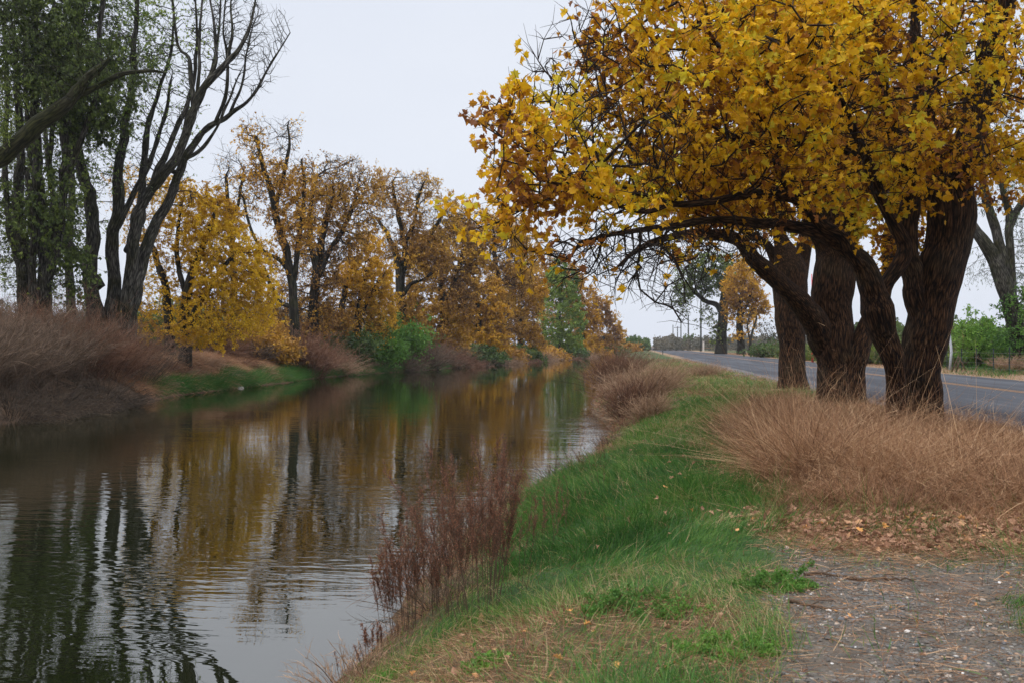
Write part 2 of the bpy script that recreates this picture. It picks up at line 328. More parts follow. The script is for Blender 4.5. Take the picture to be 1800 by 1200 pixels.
ms = N(ns, 'ShaderNodeMixShader'); ls.new(fr.outputs[0], ms.inputs[0]); ls.new(df.outputs[0], ms.inputs[1]); ls.new(gl.outputs[0], ms.inputs[2]); out(ns, ls, ms.outputs[0])
wv = np.array([[-34,-50,WATER],[2.2,-50,WATER],[2.2,290,WATER],[-34,290,WATER]])
w = mesh_obj('water', wv, [np.array([[0,1,2,3]])], m, smooth=False); tag(w, kind='structure')

# road: one slightly cambered sheet, with worn near edge
m, ns, ls = new_mat('asphalt')
geo = N(ns, 'ShaderNodeNewGeometry')
n1 = N(ns, 'ShaderNodeTexNoise', Scale=60., Detail=4.); ls.new(geo.outputs['Position'], n1.inputs['Vector'])
mp = N(ns, 'ShaderNodeMapping'); mp.inputs['Scale'].default_value = (1, .06, 1); ls.new(geo.outputs['Position'], mp.inputs[0])
n2 = N(ns, 'ShaderNodeTexNoise', Scale=.9, Detail=4., Roughness=.6); ls.new(mp.outputs[0], n2.inputs['Vector'])
r1 = ramp(ns, [(.35,(.036,.037,.042)),(.6,(.062,.064,.072)),(.75,(.085,.088,.098))]); ls.new(n2.outputs['Fac'], r1.inputs[0])
r2 = ramp(ns, [(.3,(.75,.75,.75)),(.7,(1.15,1.15,1.15))]); ls.new(n1.outputs['Fac'], r2.inputs[0])
mm = N(ns, 'ShaderNodeMix', data_type='RGBA', blend_type='MULTIPLY'); mm.inputs[0].default_value = 1; ls.new(r1.outputs[0], mm.inputs[6]); ls.new(r2.outputs[0], mm.inputs[7])
rr = ramp(ns, [(.35,(.9,.9,.9)),(.66,(.8,.8,.8)),(.74,(.5,.5,.5))]); ls.new(n2.outputs['Fac'], rr.inputs[0])
b = N(ns, 'ShaderNodeBump', Strength=.3, Distance=.006); ls.new(n1.outputs['Fac'], b.inputs['Height'])
p = N(ns, 'ShaderNodeBsdfPrincipled'); p.inputs['Specular IOR Level'].default_value = .2; ls.new(mm.outputs[2], p.inputs['Base Color']); ls.new(rr.outputs[0], p.inputs['Roughness']); ls.new(b.outputs[0], p.inputs['Normal']); out(ns, ls, p.outputs[0])
M_ROAD = m
yy = axis([(-40,60,.5),(60,200,2),(200,1400,20)])
ea = 7.3 + .5*(fbm(yy*.5, yy*0, 61, 4)-.5); eb = 17.9 + .35*(fbm(yy*.5, yy*0+5, 62, 4)-.5)
cols = np.linspace(0, 1, 9); Vr = []
for t in cols:
    xx = ea*(1-t)+eb*t; Vr.append(np.stack([xx, yy, np.full_like(yy, -.012)+.06*np.sin(np.pi*t)], -1))
Vr = np.stack(Vr, 1); n_ = len(cols); i = np.arange(n_-1)[None]+np.arange(len(yy)-1)[:,None]*n_
o = mesh_obj('road', Vr.reshape(-1,3), [np.stack([i,i+1,i+1+n_,i+n_],-1).reshape(-1,4)], M_ROAD); tag(o, kind='structure')
M_PAINT = plain_mat('yellow_paint', (.30,.14,.035), .7, 0, .3, .35, 12.)
def zr(x): return -.012+.06*math.sin(math.pi*(x-7.3)/10.6)+.005
for xc in (12.85, 13.12):
    yl = np.concatenate([np.arange(0,200,4.), np.arange(200,1400,40.)])
    Vl = np.concatenate([np.stack([np.full_like(yl, xc-.055), yl, np.full_like(yl, zr(xc-.055))],-1), np.stack([np.full_like(yl, xc+.055), yl, np.full_like(yl, zr(xc+.055))],-1)])
    k = np.arange(len(yl)-1); L = len(yl)
    o = mesh_obj('road_marking', Vl, [np.stack([k, k+L, k+L+1, k+1], -1)], M_PAINT, smooth=False); tag(o, kind='structure')
# gravel apron between the verge and the road, lying a little above the soil
m_ap = plain_mat('apron_gravel', (.11,.10,.092), .9, 0, .2, .35, 25.)
yy = axis([(-10,60,.6),(60,140,2)])
e0 = 6.35+.7*(fbm(yy*.35,yy*0,71,4)-.5)-2.0*np.exp(-((yy-84)/9)**2)-.9*np.exp(-((yy-60)/14)**2); e1 = np.full_like(yy, 7.6)
Va = np.concatenate([np.stack([e0,yy,np.maximum(height(e0,yy),-.03)+.012],-1), np.stack([(e0+e1)/2,yy,np.maximum(height((e0+e1)/2,yy),-.03)+.010],-1), np.stack([e1,yy,e1*0-.022],-1)])
k = np.arange(len(yy)-1); L = len(yy)
o = mesh_obj('road_shoulder', Va, [np.concatenate([np.stack([k,k+L,k+L+1,k+1],-1), np.stack([k+L,k+2*L,k+2*L+1,k+L+1],-1)])], m_ap); tag(o, kind='structure')
# ------------------------------------------------------------------ ribbons, leaves
def ribbons(rng, B, Dr, L, Wd, bend, segs=3, var=None, taper=1.0):
    """curved flat blades. B base, Dr unit direction, L length, Wd width, bend vector added ~t^2"""
    n = len(B); t = np.linspace(0, 1, segs+1)
    C = B[:, None] + Dr[:, None]*(L[:, None]*t[None])[..., None] + bend[:, None]*(t[None, :, None]**2)*L[:, None, None]
    side = nrm(np.cross(Dr, nrm(rng.normal(size=(n,3))+1e-6)))
    wv_ = (1 - taper*t**1.5)*.5
    A = C + side[:, None]*(Wd[:, None]*wv_[None])[..., None]; Bv = C - side[:, None]*(Wd[:, None]*wv_[None])[..., None]
    V = np.stack([A, Bv], 2).reshape(n, -1, 3)
    k = 2*(segs+1); base = (np.arange(n)*k)[:, None]
    q = np.array([[2*s, 2*s+1, 2*s+3, 2*s+2] for s in range(segs)])
    Fq = (base[:, None]+q[None]).reshape(-1, 4)
    vv = np.repeat(var if var is not None else rng.random(n), k)
    return V.reshape(-1,3), Fq, vv, C
def join(parts):
    V = []; Fa = {}; vr = []; n = 0
    for Vp, Fp, vp in parts:
        V.append(Vp); vr.append(vp); Fa.setdefault(Fp.shape[1], []).append(Fp+n); n += len(Vp)
    return np.concatenate(V), [np.concatenate(v) for v in Fa.values()], np.concatenate(vr)
LOBED = np.array([[0,0,0],[.16,.14,.02],[.04,.36,.06],[.30,.27,.02],[.50,.52,.12],[.62,.26,.02],[.80,.24,.05],[1.05,0,-.10],[.80,-.24,.05],[.62,-.26,.02],[.50,-.52,.12],[.30,-.27,.02],[.04,-.36,.06],[.16,-.14,.02],[.5,0,-.05]])
LOBED_F = np.array([[14,k,(k+1)%14] for k in range(14)])
OVAL = np.array([[0,0,0],[.45,.30,.06],[1,0,-.03],[.45,-.30,.06]]); OVAL_F = np.array([[0,2,1],[0,3,2]])
SLIM = np.array([[0,0,0],[.4,.11,.02],[1,0,-.05],[.4,-.11,.02]])
CLUMP = np.array([[0,0,0],[.35,.38,.1],[1,.12,0],[.55,-.05,.05],[.9,-.3,-.08],[.35,-.42,.08]]); CLUMP_F = np.array([[0,3,1],[1,3,2],[0,5,3],[5,4,3]])
def leaves(rng, P, size, tmpl='oval', droop=.35, up=.4, var=None, axis_dir=None):
    T, TF = {'oval':(OVAL,OVAL_F),'lobed':(LOBED,LOBED_F),'slim':(SLIM,OVAL_F),'clump':(CLUMP,CLUMP_F)}[tmpl]
    n = len(P); d = rng.normal(size=(n,3)); d[:,2] -= droop*1.5
    if axis_dir is not None: d = d*.6 + axis_dir
    d = nrm(d); u = rng.normal(size=(n,3))*.7; u[:,2] += up; s = nrm(np.cross(u, d)); u = np.cross(d, s)
    R = np.stack([d, s, u], 1)
    T3 = T[None]*np.stack([np.ones(n), .6+.5*rng.random(n), rng.uniform(-1.5, 4.5, n)], -1)[:,None]
    V = P[:,None] + np.einsum('ntk,nkc->ntc', T3, R)*np.asarray(size).reshape(-1,1,1)
    F_ = (np.arange(n)*len(T))[:,None,None] + TF[None]
    v = rng.random(n) if var is None else var
    return V.reshape(-1,3), F_.reshape(-1,3), np.repeat(v, len(T))
def segs(P0, P1, r0, r1, n, L0=None, L1=None, d0=None, d1=None, rough=0., rng=None, key=None):
    d = nrm(P1-P0); d0 = d if d0 is None else d0; d1 = d if d1 is None else d1
    U0, W0 = frame(d0); U1, W1 = frame(d1); a = np.arange(n)*2*np.pi/n; ca, sa = np.cos(a), np.sin(a)
    def wob(P, r):
        if not rough: return r[:,None]*np.ones(n)[None]
        k = vnoise(a[None]*3.1*1.0 + 0*P[:,:1], P[:,2:3]*.9+P[:,:1]*.4, 3)*0
        q = np.sin(a[None]*5+P[:,2:3]*1.7+P[:,:1])*.5+np.sin(a[None]*9+P[:,2:3]*3.1)*.35+np.sin(a[None]*3+P[:,2:3]*.9)*.6
        return r[:,None]*(1+rough*q)
    R0 = wob(P0, r0); R1 = wob(P1, r1)
    A = P0[:,None]+R0[...,None]*(ca[None,:,None]*U0[:,None]+sa[None,:,None]*W0[:,None])
    B = P1[:,None]+R1[...,None]*(ca[None,:,None]*U1[:,None]+sa[None,:,None]*W1[:,None])
    V = np.concatenate([A, B], 1)
    m_ = len(P0); L0 = np.zeros(m_) if L0 is None else L0; L1 = L0 if L1 is None else L1
    c0 = np.stack([r0[:,None]*ca, r0[:,None]*sa, np.repeat(L0[:,None], n, 1)], -1); c1 = np.stack([r1[:,None]*ca, r1[:,None]*sa, np.repeat(L1[:,None], n, 1)], -1)
    bc = np.concatenate([c0, c1], 1)
    k = np.arange(n); q = np.stack([k, (k+1)%n, (k+1)%n+n, k+n], -1)
    Fq = (np.arange(m_)*2*n)[:,None,None]+q[None]
    return V.reshape(-1,3), Fq.reshape(-1,4), bc.reshape(-1,3)
# ------------------------------------------------------------------ trees by space colonisation
def colonize(rng, P, par, blob, A, ab, step, infl, kill, trop=(0,0,0), jit=.25, iters=90, maxn=30000):
    P = [np.asarray(P, float)]; par = list(par); bl = list(blob); alive = np.ones(len(A), bool)
    P0 = P[0]; nd = np.full(len(A), 1e9); ni = np.zeros(len(A), int)
    def upd(Q, off):
        for s in range(0, len(Q), 400):
            q = Q[s:s+400]
            d2 = (A[:,None,0]-q[None,:,0])**2+(A[:,None,1]-q[None,:,1])**2+(A[:,None,2]-q[None,:,2])**2
            k = d2.argmin(1); dm = np.sqrt(d2[np.arange(len(A)), k]); b = dm < nd
            nd[b] = dm[b]; ni[b] = k[b]+s+off
    upd(P0, 0); allP = P0.copy(); cnt = np.zeros(len(allP), int); trop = np.asarray(trop, float)
    for it in range(iters):
        alive &= nd > kill
        act = np.nonzero(alive & (nd < infl) & (cnt[ni] < 4))[0]
        if len(act) == 0 or len(allP) > maxn: break
        u, inv = np.unique(ni[act], return_inverse=True)
        dv = nrm(A[act]-allP[ni[act]]); S = np.zeros((len(u), 3)); np.add.at(S, inv, dv)
        S = nrm(S)+trop+rng.normal(size=S.shape)*jit; S = nrm(S)
        bb = np.zeros(len(u), int); bb[inv] = ab[act]
        Q = allP[u]+S*step; off = len(allP)
        allP = np.concatenate([allP, Q]); cnt[u] += 1; cnt = np.concatenate([cnt, np.zeros(len(Q), int)])
        par += list(u); bl += list(bb); upd(Q, off)
    return allP, np.array(par), np.array(bl)
def build_tree(name, label, limbs, blobs, D, bark=None, leaf=None, leafsize=.18, tmpl='oval', seed=1, step=.5, kill=None, infl=8.,
               tip=.012, pexp=.42, jit=.3, trop=(0,0,.05), twigs=3, twlen=.7, lpt=4, droop=.35, cat='tree', group=None,
               dens=1.0, sides=10, rough=.0, twmat=None, upv=.4, vbias=.0, vscale=.25, twdroop=0., gap=.0, gapf=.8, moss_balls=None, outer=5, twr=.006):
    rng = np.random.default_rng(seed); kill = kill or step*1.15
    # skeleton from the limb list: (part, [(px,py,D?,width_px)...])
    P = []; par = []; fix = []; bl = []; pid = []; names = []
    for li, (part, pts) in enumerate(limbs):
        Q = []
        for q in pts:
            px, py, dd, wpx = q; p3 = at(px, py, D+dd); Q.append([*p3, wpx*.5*(D+dd)/F])
        if li == 0:
            base = Q[0][:3]
            g0 = gz(base[0], base[1]); Q[0][2] = g0-.15 if abs(Q[0][2]-g0) < 2.5 else Q[0][2]
        S = polyspline(Q, step*.5 if rough else step*.7)
        if rough:      # knots and slight kinks along every limb
            m_ = len(S); kx = np.arange(m_)*.33; wob_ = np.stack([vnoise(kx, kx*0+li*7+q_, seed+q_) for q_ in range(3)], -1)-.5
            S = S.copy(); env_ = np.clip(np.arange(m_)/4., 0, 1)[:,None]; S[:,:3] += wob_*env_*np.clip(S[:,3:4], .02, .16)*.8
            S[:,3] *= 1+np.clip(.05/np.maximum(S[:,3],.02), .08, .30)*(vnoise(kx*1.7, kx*0+li*3., seed+8)-.42)*env_[:,0]
        if li == 0: prev = -1
        else:
            arr = np.array(P); prev = int(((arr-np.array(Q[0][:3]))**2).sum(1).argmin())
            if Q[0][2] < .9 and abs(S[0][2]-gz(S[0][0], S[0][1])) < 2.0 and np.linalg.norm(arr[prev]-S[0][:3]) > .25:
                S[0][2] = gz(S[0][0], S[0][1])-.15; prev = -2
        names.append(part)
        for s in S:
            P.append(s[:3]); fix.append(max(s[3], .004)); par.append(prev); bl.append(-1); pid.append(li); prev = len(P)-1
    origin = np.array(P[0])
    n0 = len(P); P = np.array(P)
    A = []; ab = []
    for bi, b in enumerate(blobs):
        px, py, dd, rx, ry, rd, na, lf = b[:8]
        DD = D+dd; c = at(px, py, DD); na = int(na*dens)
        v = nrm(rng.normal(size=(na, 3)))*(rng.random((na,1))**.42)
        rxm, rzm = rx*DD/F, ry*DD/F
        q = np.stack([v[:,0]*rxm, v[:,1]*rd, v[:,2]*rzm], -1)
        q = np.stack([q[:,0]*CA - q[:,1]*SA, q[:,0]*SA+q[:,1]*CA, q[:,2]], -1)+c
        A.append(q); ab += [bi]*na
    A = np.concatenate(A) if A else np.zeros((0,3)); ab = np.array(ab, int)
    gh = height(A[:,0], A[:,1])+.5; A[:,2] = np.maximum(A[:,2], gh)
    AP, par, bl = colonize(rng, P, par, bl, A, ab, step, infl, kill, trop, jit)
    n = len(AP); acc = np.zeros(n); nch = np.zeros(n, int)
    for k in range(n-1, -1, -1):
        if acc[k] == 0: acc[k] = 1
        if par[k] >= 0: acc[par[k]] += acc[k]
    r = tip*acc**pexp; r[:n0] = fix
    for k in range(n0, n): r[k] = min(r[k], r[par[k]]*.92)
    main = -np.ones(n, int); best = np.zeros(n)
    for k in range(n):
        p_ = par[k]
        if p_ >= 0:
            sc = r[k] + (10 if (k < n0 and pid[k] == pid[p_]) else 0)
            if sc > best[p_]: best[p_] = sc; main[p_] = k
    dirn = np.zeros((n,3)); hp = par >= 0
    dirn[hp] += nrm(AP[hp]-AP[par[hp]]); hm = main >= 0; dirn[hm] += nrm(AP[main[hm]]-AP[hm]); dirn = nrm(dirn)
    ln = np.zeros(n)
    for k in range(n):
        if par[k] >= 0: ln[k] = ln[par[k]]+np.linalg.norm(AP[k]-AP[par[k]])
    root = thing(name, label, cat, origin, group)
    pid = np.array(pid)
    e = np.nonzero(par >= 0)[0]; ismain = main[par[e]] == e
    r0 = np.where(ismain, r[par[e]], np.minimum(r[par[e]], r[e]*1.25)); d0 = np.where(ismain[:,None], dirn[par[e]], nrm(AP[e]-AP[par[e]]))
    def emit(sel, nm, sd, rg):
        if not sel.any(): return
        s = e[sel]; p_ = par[s]
        V, Fq, bc = segs(AP[p_], AP[s], r0[sel], r[s], sd, ln[p_], ln[s], d0[sel], dirn[s], rg)
        return mesh_obj(nm, V, [Fq], bark, root, {'barkco': bc}, True, origin)
    for li, nm in enumerate(names):
        sel = (e < n0) & (np.where(e < n0, pid[np.minimum(e, n0-1)], -1) == li)
        emit(sel, nm, sides, rough)
    thick = (e >= n0) & (r[e] > .028); tw_parts = []
    for sel_, sd_ in ((thick, 6), ((e >= n0) & ~thick, 4)):
        if sel_.any():
            s = e[sel_]; tw_parts.append(segs(AP[par[s]], AP[s], r0[sel_], r[s], sd_, ln[par[s]], ln[s], d0[sel_], dirn[s]))
    # fine twigs and leaves on outer nodes
    outn = np.nonzero((np.arange(n) >= n0) & (acc <= outer))[0]
    lf = np.array([b[7] for b in blobs])[bl[outn]] if len(outn) else np.zeros(0)
    lparts = []
    if len(outn):
        kk = np.repeat(np.arange(len(outn)), twigs); nd_ = outn[kk]; lff = lf[kk]
        d = nrm(dirn[nd_]*.7+rng.normal(size=(len(kk),3))*.75+np.array([0,0,-twdroop])); L = twlen*(.4+.8*rng.random(len(kk)))
        S0 = AP[nd_]; S1 = S0+d*L[:,None]*.5; d2 = nrm(d+rng.normal(size=d.shape)*.35+np.array([0,0,-twdroop*.8])); S2 = S1+d2*L[:,None]*.5
        a0 = np.full(len(kk), twr); z0 = np.zeros(len(kk))
        tw_parts.append(segs(S0, S1, a0, a0*.75, 3)); tw_parts.append(segs(S1, S2, a0*.75, a0*.35, 3))
        q_ = AP[nd_]; cn = .5*vnoise(q_[:,0]*gapf+q_[:,2]*.6*gapf, q_[:,1]*gapf, seed+5)+.5*vnoise(q_[:,2]*gapf*1.3+q_[:,0]*.3*gapf, q_[:,1]*gapf*.8+q_[:,0]*gapf*.6, seed+9)
        nl = rng.poisson(lpt*np.clip(lff, 0, 3)*(1-gap+gap*2.1*sstep(.30, .66, cn))); rep = np.repeat(np.arange(len(kk)), nl)
        if len(rep) and leaf is not None:
            t = rng.random(len(rep))**(.38 if tmpl == 'lobed' else .6); Pp = np.where((t < .5)[:,None], S0[rep]+(S1-S0)[rep]*(t*2)[:,None], S1[rep]+(S2-S1)[rep]*((t-.5)*2)[:,None])
            Pp = Pp+rng.normal(size=Pp.shape)*leafsize*.25
            vn = fbm(Pp[:,0]*vscale+Pp[:,2]*vscale*.7, Pp[:,1]*vscale+Pp[:,2]*vscale*.5, seed, 3)
            var = np.clip(.5+(vn-.5)*1.6+(rng.random(len(rep))-.5)*.75+vbias, 0, 1)
            sz = leafsize*(.6+.7*rng.random(len(rep)))
            lparts.append(leaves(rng, Pp, sz, tmpl, droop, upv, var))
    if tw_parts:
        V = []; Fa = []; B = []; nn = 0
        for v, f, b_ in tw_parts: V.append(v); Fa.append(f+nn); B.append(b_); nn += len(v)
        tag(mesh_obj('twigs', np.concatenate(V), [np.concatenate(Fa)], twmat or bark, root, {'barkco': np.concatenate(B)}, True, origin), kind='stuff')
    if lparts:
        V, Fl, vr = join(lparts); mesh_obj('foliage', V, Fl, leaf, root, {'var': vr}, False, origin)
    print('TREE', name, 'nodes', n, 'leaves', sum(len(v[1]) for v in lparts))
    return root
# ------------------------------------------------------------------ the three trunks on the right bank
# blob: px, py, depth offset, rx px, ry px, r_depth m, attractors, leaf factor
HERO = dict(vbias=.03, gap=.95, gapf=1.1, bark=M_BARK, leaf=M_YEL, leafsize=.115, tmpl='lobed', step=.30, kill=.36, tip=.0095, pexp=.46, jit=.38, twigs=4, twlen=.46, lpt=3.0, droop=.3, sides=22, rough=.035, trop=(0,0,0), vscale=.8, upv=.5, twmat=M_TWIG, outer=5, twr=.0055)
build_tree('autumn_tree', 'large golden tree nearest the camera, twin trunks rising from tall dry grass', [
 ('trunk', [(1619,762,0,100),(1618,738,0,78),(1618,715,0,69),(1619,690,0,67),(1623,640,0,70),(1630,583,0,76),(1640,520,0,80),(1652,460,0,80),(1664,400,0,78),(1670,340,0,82),(1682,290,0,72),(1702,240,0,54),(1722,180,0,46),(1742,100,-.3,48),(1762,10,-.6,46),(1775,-90,-.6,38),(1780,-240,-.5,26)]),
 ('trunk', [(1584,742,-.2,48),(1575,690,-.3,36),(1568,640,-.5,38),(1555,590,-.6,46),(1540,555,-.7,54),(1532,515,-.8,46),(1515,472,-1.,36),(1490,438,-1.2,30),(1433,409,-1.6,24),(1378,398,-2.,20),(1333,392,-2.4,17),(1267,386,-3.,15),(1205,393,-3.5,13),(1150,402,-4.,11),(1083,412,-4.5,9),(1020,425,-4.9,6)]),
 ('limb', [(1622,560,0,40),(1603,520,-.1,36),(1598,470,-.2,36),(1600,400,-.3,35),(1601,333,-.4,32),(1590,283,-.5,28),(1572,233,-.7,24),(1560,160,-1,20),(1540,60,-1.2,15),(1530,-60,-1.2,10)]),
 ('limb', [(1600,350,-.4,20),(1612,270,-.3,22),(1614,180,-.2,20),(1611,90,0,18),(1610,-10,.2,14),(1620,-120,.3,9)]),
 ('limb', [(1545,540,-.7,32),(1563,490,-.6,26),(1584,450,-.5,26),(1588,425,-.5,24),(1566,388,-.6,21),(1550,345,-.7,20),(1528,290,-.9,18),(1500,230,-1.2,14),(1470,160,-1.5,11),(1430,70,-1.7,7)]),
 ('limb', [(1512,468,-1.,26),(1486,422,-1.4,24),(1450,392,-1.8,23),(1412,360,-2.2,21),(1372,343,-2.6,19),(1320,345,-3,15),(1260,352,-3.4,13),(1200,360,-3.7,12),(1150,352,-4,11),(1090,330,-4.3,9),(1040,318,-4.6,8),(980,300,-4.9,5)]),
 ('limb', [(1180,358,-3.8,9),(1130,372,-4.1,9),(1060,352,-4.4,8),(1010,330,-4.6,6),(950,318,-4.9,4)]),
 ('limb', [(1400,352,-2.3,15),(1370,300,-2.6,14),(1350,230,-2.9,12),(1310,160,-3.2,10),(1270,90,-3.5,8),(1220,20,-3.7,6)]),
 ('limb', [(1655,330,0,30),(1640,270,-.2,26),(1633,200,-.6,22),(1655,120,-1.2,17),(1670,40,-1.6,12),(1690,-60,-1.8,8)]),
 ('limb', [(1500,270,-1.1,14),(1430,245,-1.7,12),(1350,255,-2.4,9),(1280,235,-3,7)]),
 ], [
 (1040,240,-4.5,190,150,2.4,900,1.15),(905,262,-5,72,75,1.2,170,1.2),(922,135,-5,22,52,.4,40,1.6),(880,170,-5,28,30,.5,40,1.5),(880,395,-5,48,36,1.0,110,1.2),(960,455,-4.7,75,34,1.0,110,.65),
 (1090,50,-4.5,100,80,2.2,330,1.1),(1045,120,-4.6,60,50,1.2,120,1.0),(1290,160,-3,220,170,3.0,1000,1.15),(1550,130,-2.2,250,170,3.2,1000,1.1),(1760,180,-1.5,90,130,2.5,380,1.1),
 (1350,-190,-1.5,420,170,4.5,650,1.0),(1720,-180,-1,260,170,4,380,1.0),(1330,330,-2.8,190,55,2,300,.75),(1600,300,-1,130,60,2.5,220,.7),(1760,300,.5,50,70,1.5,70,.7),(1560,440,.5,60,50,.8,30,.7),
 (1110,450,-4.,140,72,1.6,750,.03),(1190,515,-3.9,50,66,.8,170,.0),(1000,105,-4.4,70,50,1.0,90,.0),(1280,430,-3,90,50,1.2,260,.08),(1020,440,-4.6,90,50,1.0,200,.3)],
 18.5, seed=11, group=None, **HERO)
build_tree('autumn_tree', 'golden tree with the broad dark middle trunk of the three on the right bank', [
 ('trunk', [(1478,702,0,104),(1478,684,0,80),(1472,640,0,70),(1468,590,0,68),(1465,540,0,68),(1466,490,0,72),(1468,440,0,70),(1466,390,0,58),(1460,320,0,46),(1450,240,0,44),(1440,140,0,34),(1430,20,0,24),(1425,-120,0,14)]),
 ('limb', [(1448,605,0,52),(1432,568,-.5,44),(1400,530,-1,38),(1362,493,-1.5,32),(1325,460,-2,29),(1293,425,-2.5,25),(1255,416,-3,21),(1215,410,-3.5,17),(1170,418,-4,12),(1120,440,-4.5,8),(1085,470,-4.7,5)]),
 ('limb', [(1502,690,-.4,40),(1505,640,-.4,38),(1516,590,-.3,34),(1536,540,-.1,28),(1560,480,.3,24),(1566,400,.5,22),(1580,320,.5,20),(1600,220,.5,14)]),
 ('limb', [(1480,470,0,36),(1500,400,.3,30),(1515,330,.5,26),(1520,250,.6,20),(1540,150,.6,14),(1550,40,.6,9)]),
 ('limb', [(1460,450,0,30),(1425,380,-.5,24),(1395,330,-.8,20),(1370,260,-1,16),(1340,180,-1.2,11)]),
 ], [(1400,230,-1,250,190,3.2,900,1.1),(1600,230,1,150,170,3,420,1.0),(1430,-60,0,330,170,4,480,1.0),(1450,370,-.5,120,45,2,120,.6),(1190,470,-4,90,50,1.2,160,.03),(1330,400,-2,90,40,1.2,90,.15),(1240,330,-3,130,70,2,220,.8)],
 27.0, seed=12, group=None, **{**HERO, 'step':.42, 'kill':.5, 'leafsize':.19, 'lpt':2.6, 'twlen':.5, 'sides':18})
build_tree('autumn_tree', 'golden tree with a narrower forked trunk, farthest back of three on the right bank', [
 ('trunk', [(1394,682,0,66),(1394,664,0,50),(1393,620,0,44),(1391,560,0,50),(1390,510,0,56),(1386,470,0,54),(1372,430,0,30),(1366,390,0,24),(1352,330,0,19),(1340,260,0,14)]),
 ('limb', [(1400,500,0,36),(1412,450,0,26),(1418,410,0,24),(1425,360,0,20),(1440,290,0,14)]),
 ('limb', [(1375,540,.5,28),(1362,480,.5,20),(1352,440,.5,16),(1300,400,0,12),(1250,390,0,8)])],
 [(1370,270,0,150,150,3.5,500,1.1),(1290,360,0,110,60,2.5,200,.7),(1430,380,0,60,50,2,80,.5)],
 36.0, seed=13, group=None, **{**HERO, 'step':.55, 'kill':.65, 'leafsize':.24, 'lpt':2.2, 'twlen':.6, 'sides':14})
# ------------------------------------------------------------------ left bank: tall near trees
UP = (0,0,.45)
build_tree('cottonwood', 'tall grey many-stemmed tree with bare upswept limbs left of the yellow tree', [
 ('trunk', [(176,610,0,43.2),(172,570,0,35.2),(162,530,0,27.2),(157,480,0,24.8),(163,417,0,23.2),(160,350,0,21.6),(147,317,0,20.0),(132,233,0,17.6),(133,167,0,14.4),(140,67,0,11.2),(146,-40,0,6.4)]),
 ('trunk', [(200,612,.3,32.0),(198,560,.3,27.2),(200,483,.3,22.4),(197,417,.3,20.8),(207,367,.3,20.0),(207,300,.3,17.6),(215,250,.3,14.4),(232,133,.3,11.2),(240,0,.3,7.2)]),
 ('trunk', [(228,612,0,30.4),(226,560,0,25.6),(232,450,-.3,21.6),(242,383,-.4,20.0),(262,340,-.5,17.6),(285,310,-.6,16.8),(317,262,-.8,15.2),(335,200,-1,13.6),(360,150,-1.1,12.0),(398,110,-1.2,9.6),(420,86,-1.3,7.2),(440,40,-1.4,4.8),(452,-20,-1.5,3.2)]),
 ('limb', [(233,540,0,24.0),(248,473,.2,20.8),(267,407,.4,19.2),(298,350,.6,16.0),(322,283,.8,12.8),(362,227,1.,10.4),(402,203,1.2,8.0),(444,167,1.3,5.6),(470,123,1.4,4.0),(510,57,1.5,2.0)]),
 ('limb', [(175,500,0,19.2),(153,470,0,14.4),(135,445,0,12.0),(112,410,0,9.6),(88,370,0,6.4)]),
 ('limb', [(225,440,.2,16.0),(245,400,.6,14.4),(250,320,1,12.0),(255,250,1,10.4),(272,180,1,7.2),(300,90,1,4.8),(305,10,1,3.2)]),
 ('limb', [(330,235,-1,10.4),(340,190,-1,10.4),(335,140,-.8,8.0),(330,100,-.8,6.4),(312,80,-.8,4.8),(302,0,-.8,3.2)]),
 ('limb', [(345,190,-1,7.2),(350,110,-1.2,5.6),(352,40,-1.2,4.0),(358,-30,-1.2,2.4)]),
 ('limb', [(378,215,1,6.4),(395,170,1,6.4),(400,110,1,4.8),(392,50,1,3.2),(398,-20,1,2.4)]),
 ('limb', [(262,340,-.5,12.0),(290,270,-.3,10.4),(318,210,0,8.8),(338,150,.2,7.2),(345,80,.3,4.8),(342,-10,.3,3.2)]),
 ('limb', [(300,300,.6,10.4),(330,230,.7,8.8),(350,180,.8,7.2),(372,120,.9,5.6),(385,50,.9,4.0),(388,-30,.9,2.4)]),
 ('limb', [(398,110,-1.2,7.2),(408,60,-1.2,4.8),(405,10,-1.2,3.2),(410,-40,-1.2,2.4)]),
 ('limb', [(360,150,-1.1,8.0),(378,110,-1.1,6.4),(376,50,-1.1,4.8),(366,-20,-1.1,3.2)]),
 ('limb', [(402,203,1.2,5.6),(425,150,1.2,4.0),(432,100,1.2,3.2),(445,40,1.2,2.0)]),
 ('limb', [(320,283,.8,7.2),(352,262,.8,6.4),(380,225,.8,4.8),(400,180,.8,4.0),(420,130,.8,2.4)]),
 ('limb', [(205,400,.2,13.6),(232,350,.5,11.2),(262,290,.8,8.8),(290,200,.8,6.4),(300,140,.8,4.0)])],
 [(395,70,0,72,120,1.8,520,0),(455,90,.3,38,90,1.0,200,0),(480,60,.4,22,50,.7,50,0),(330,60,0,60,100,1.6,260,.25),(300,200,0,70,90,1.8,130,.3),(230,90,0,66,120,2,260,1.1),(200,250,0,80,100,2,200,.8),(150,110,0,66,140,2,260,1.1),(300,330,0,60,50,2,50,.1),(120,400,0,50,70,1.6,60,.5),(240,-70,0,210,90,3,220,.4)],
 50.0, bark=M_BARKG, leaf=M_WGREEN, leafsize=.12, tmpl='clump', gap=.9, gapf=.6, vscale=.5, seed=21, step=.45, kill=.5, tip=.021, pexp=.46, jit=.2, trop=UP, twigs=2, twlen=.9, lpt=10, sides=14, rough=.03, infl=6, vbias=-.1, outer=6, twr=.010)
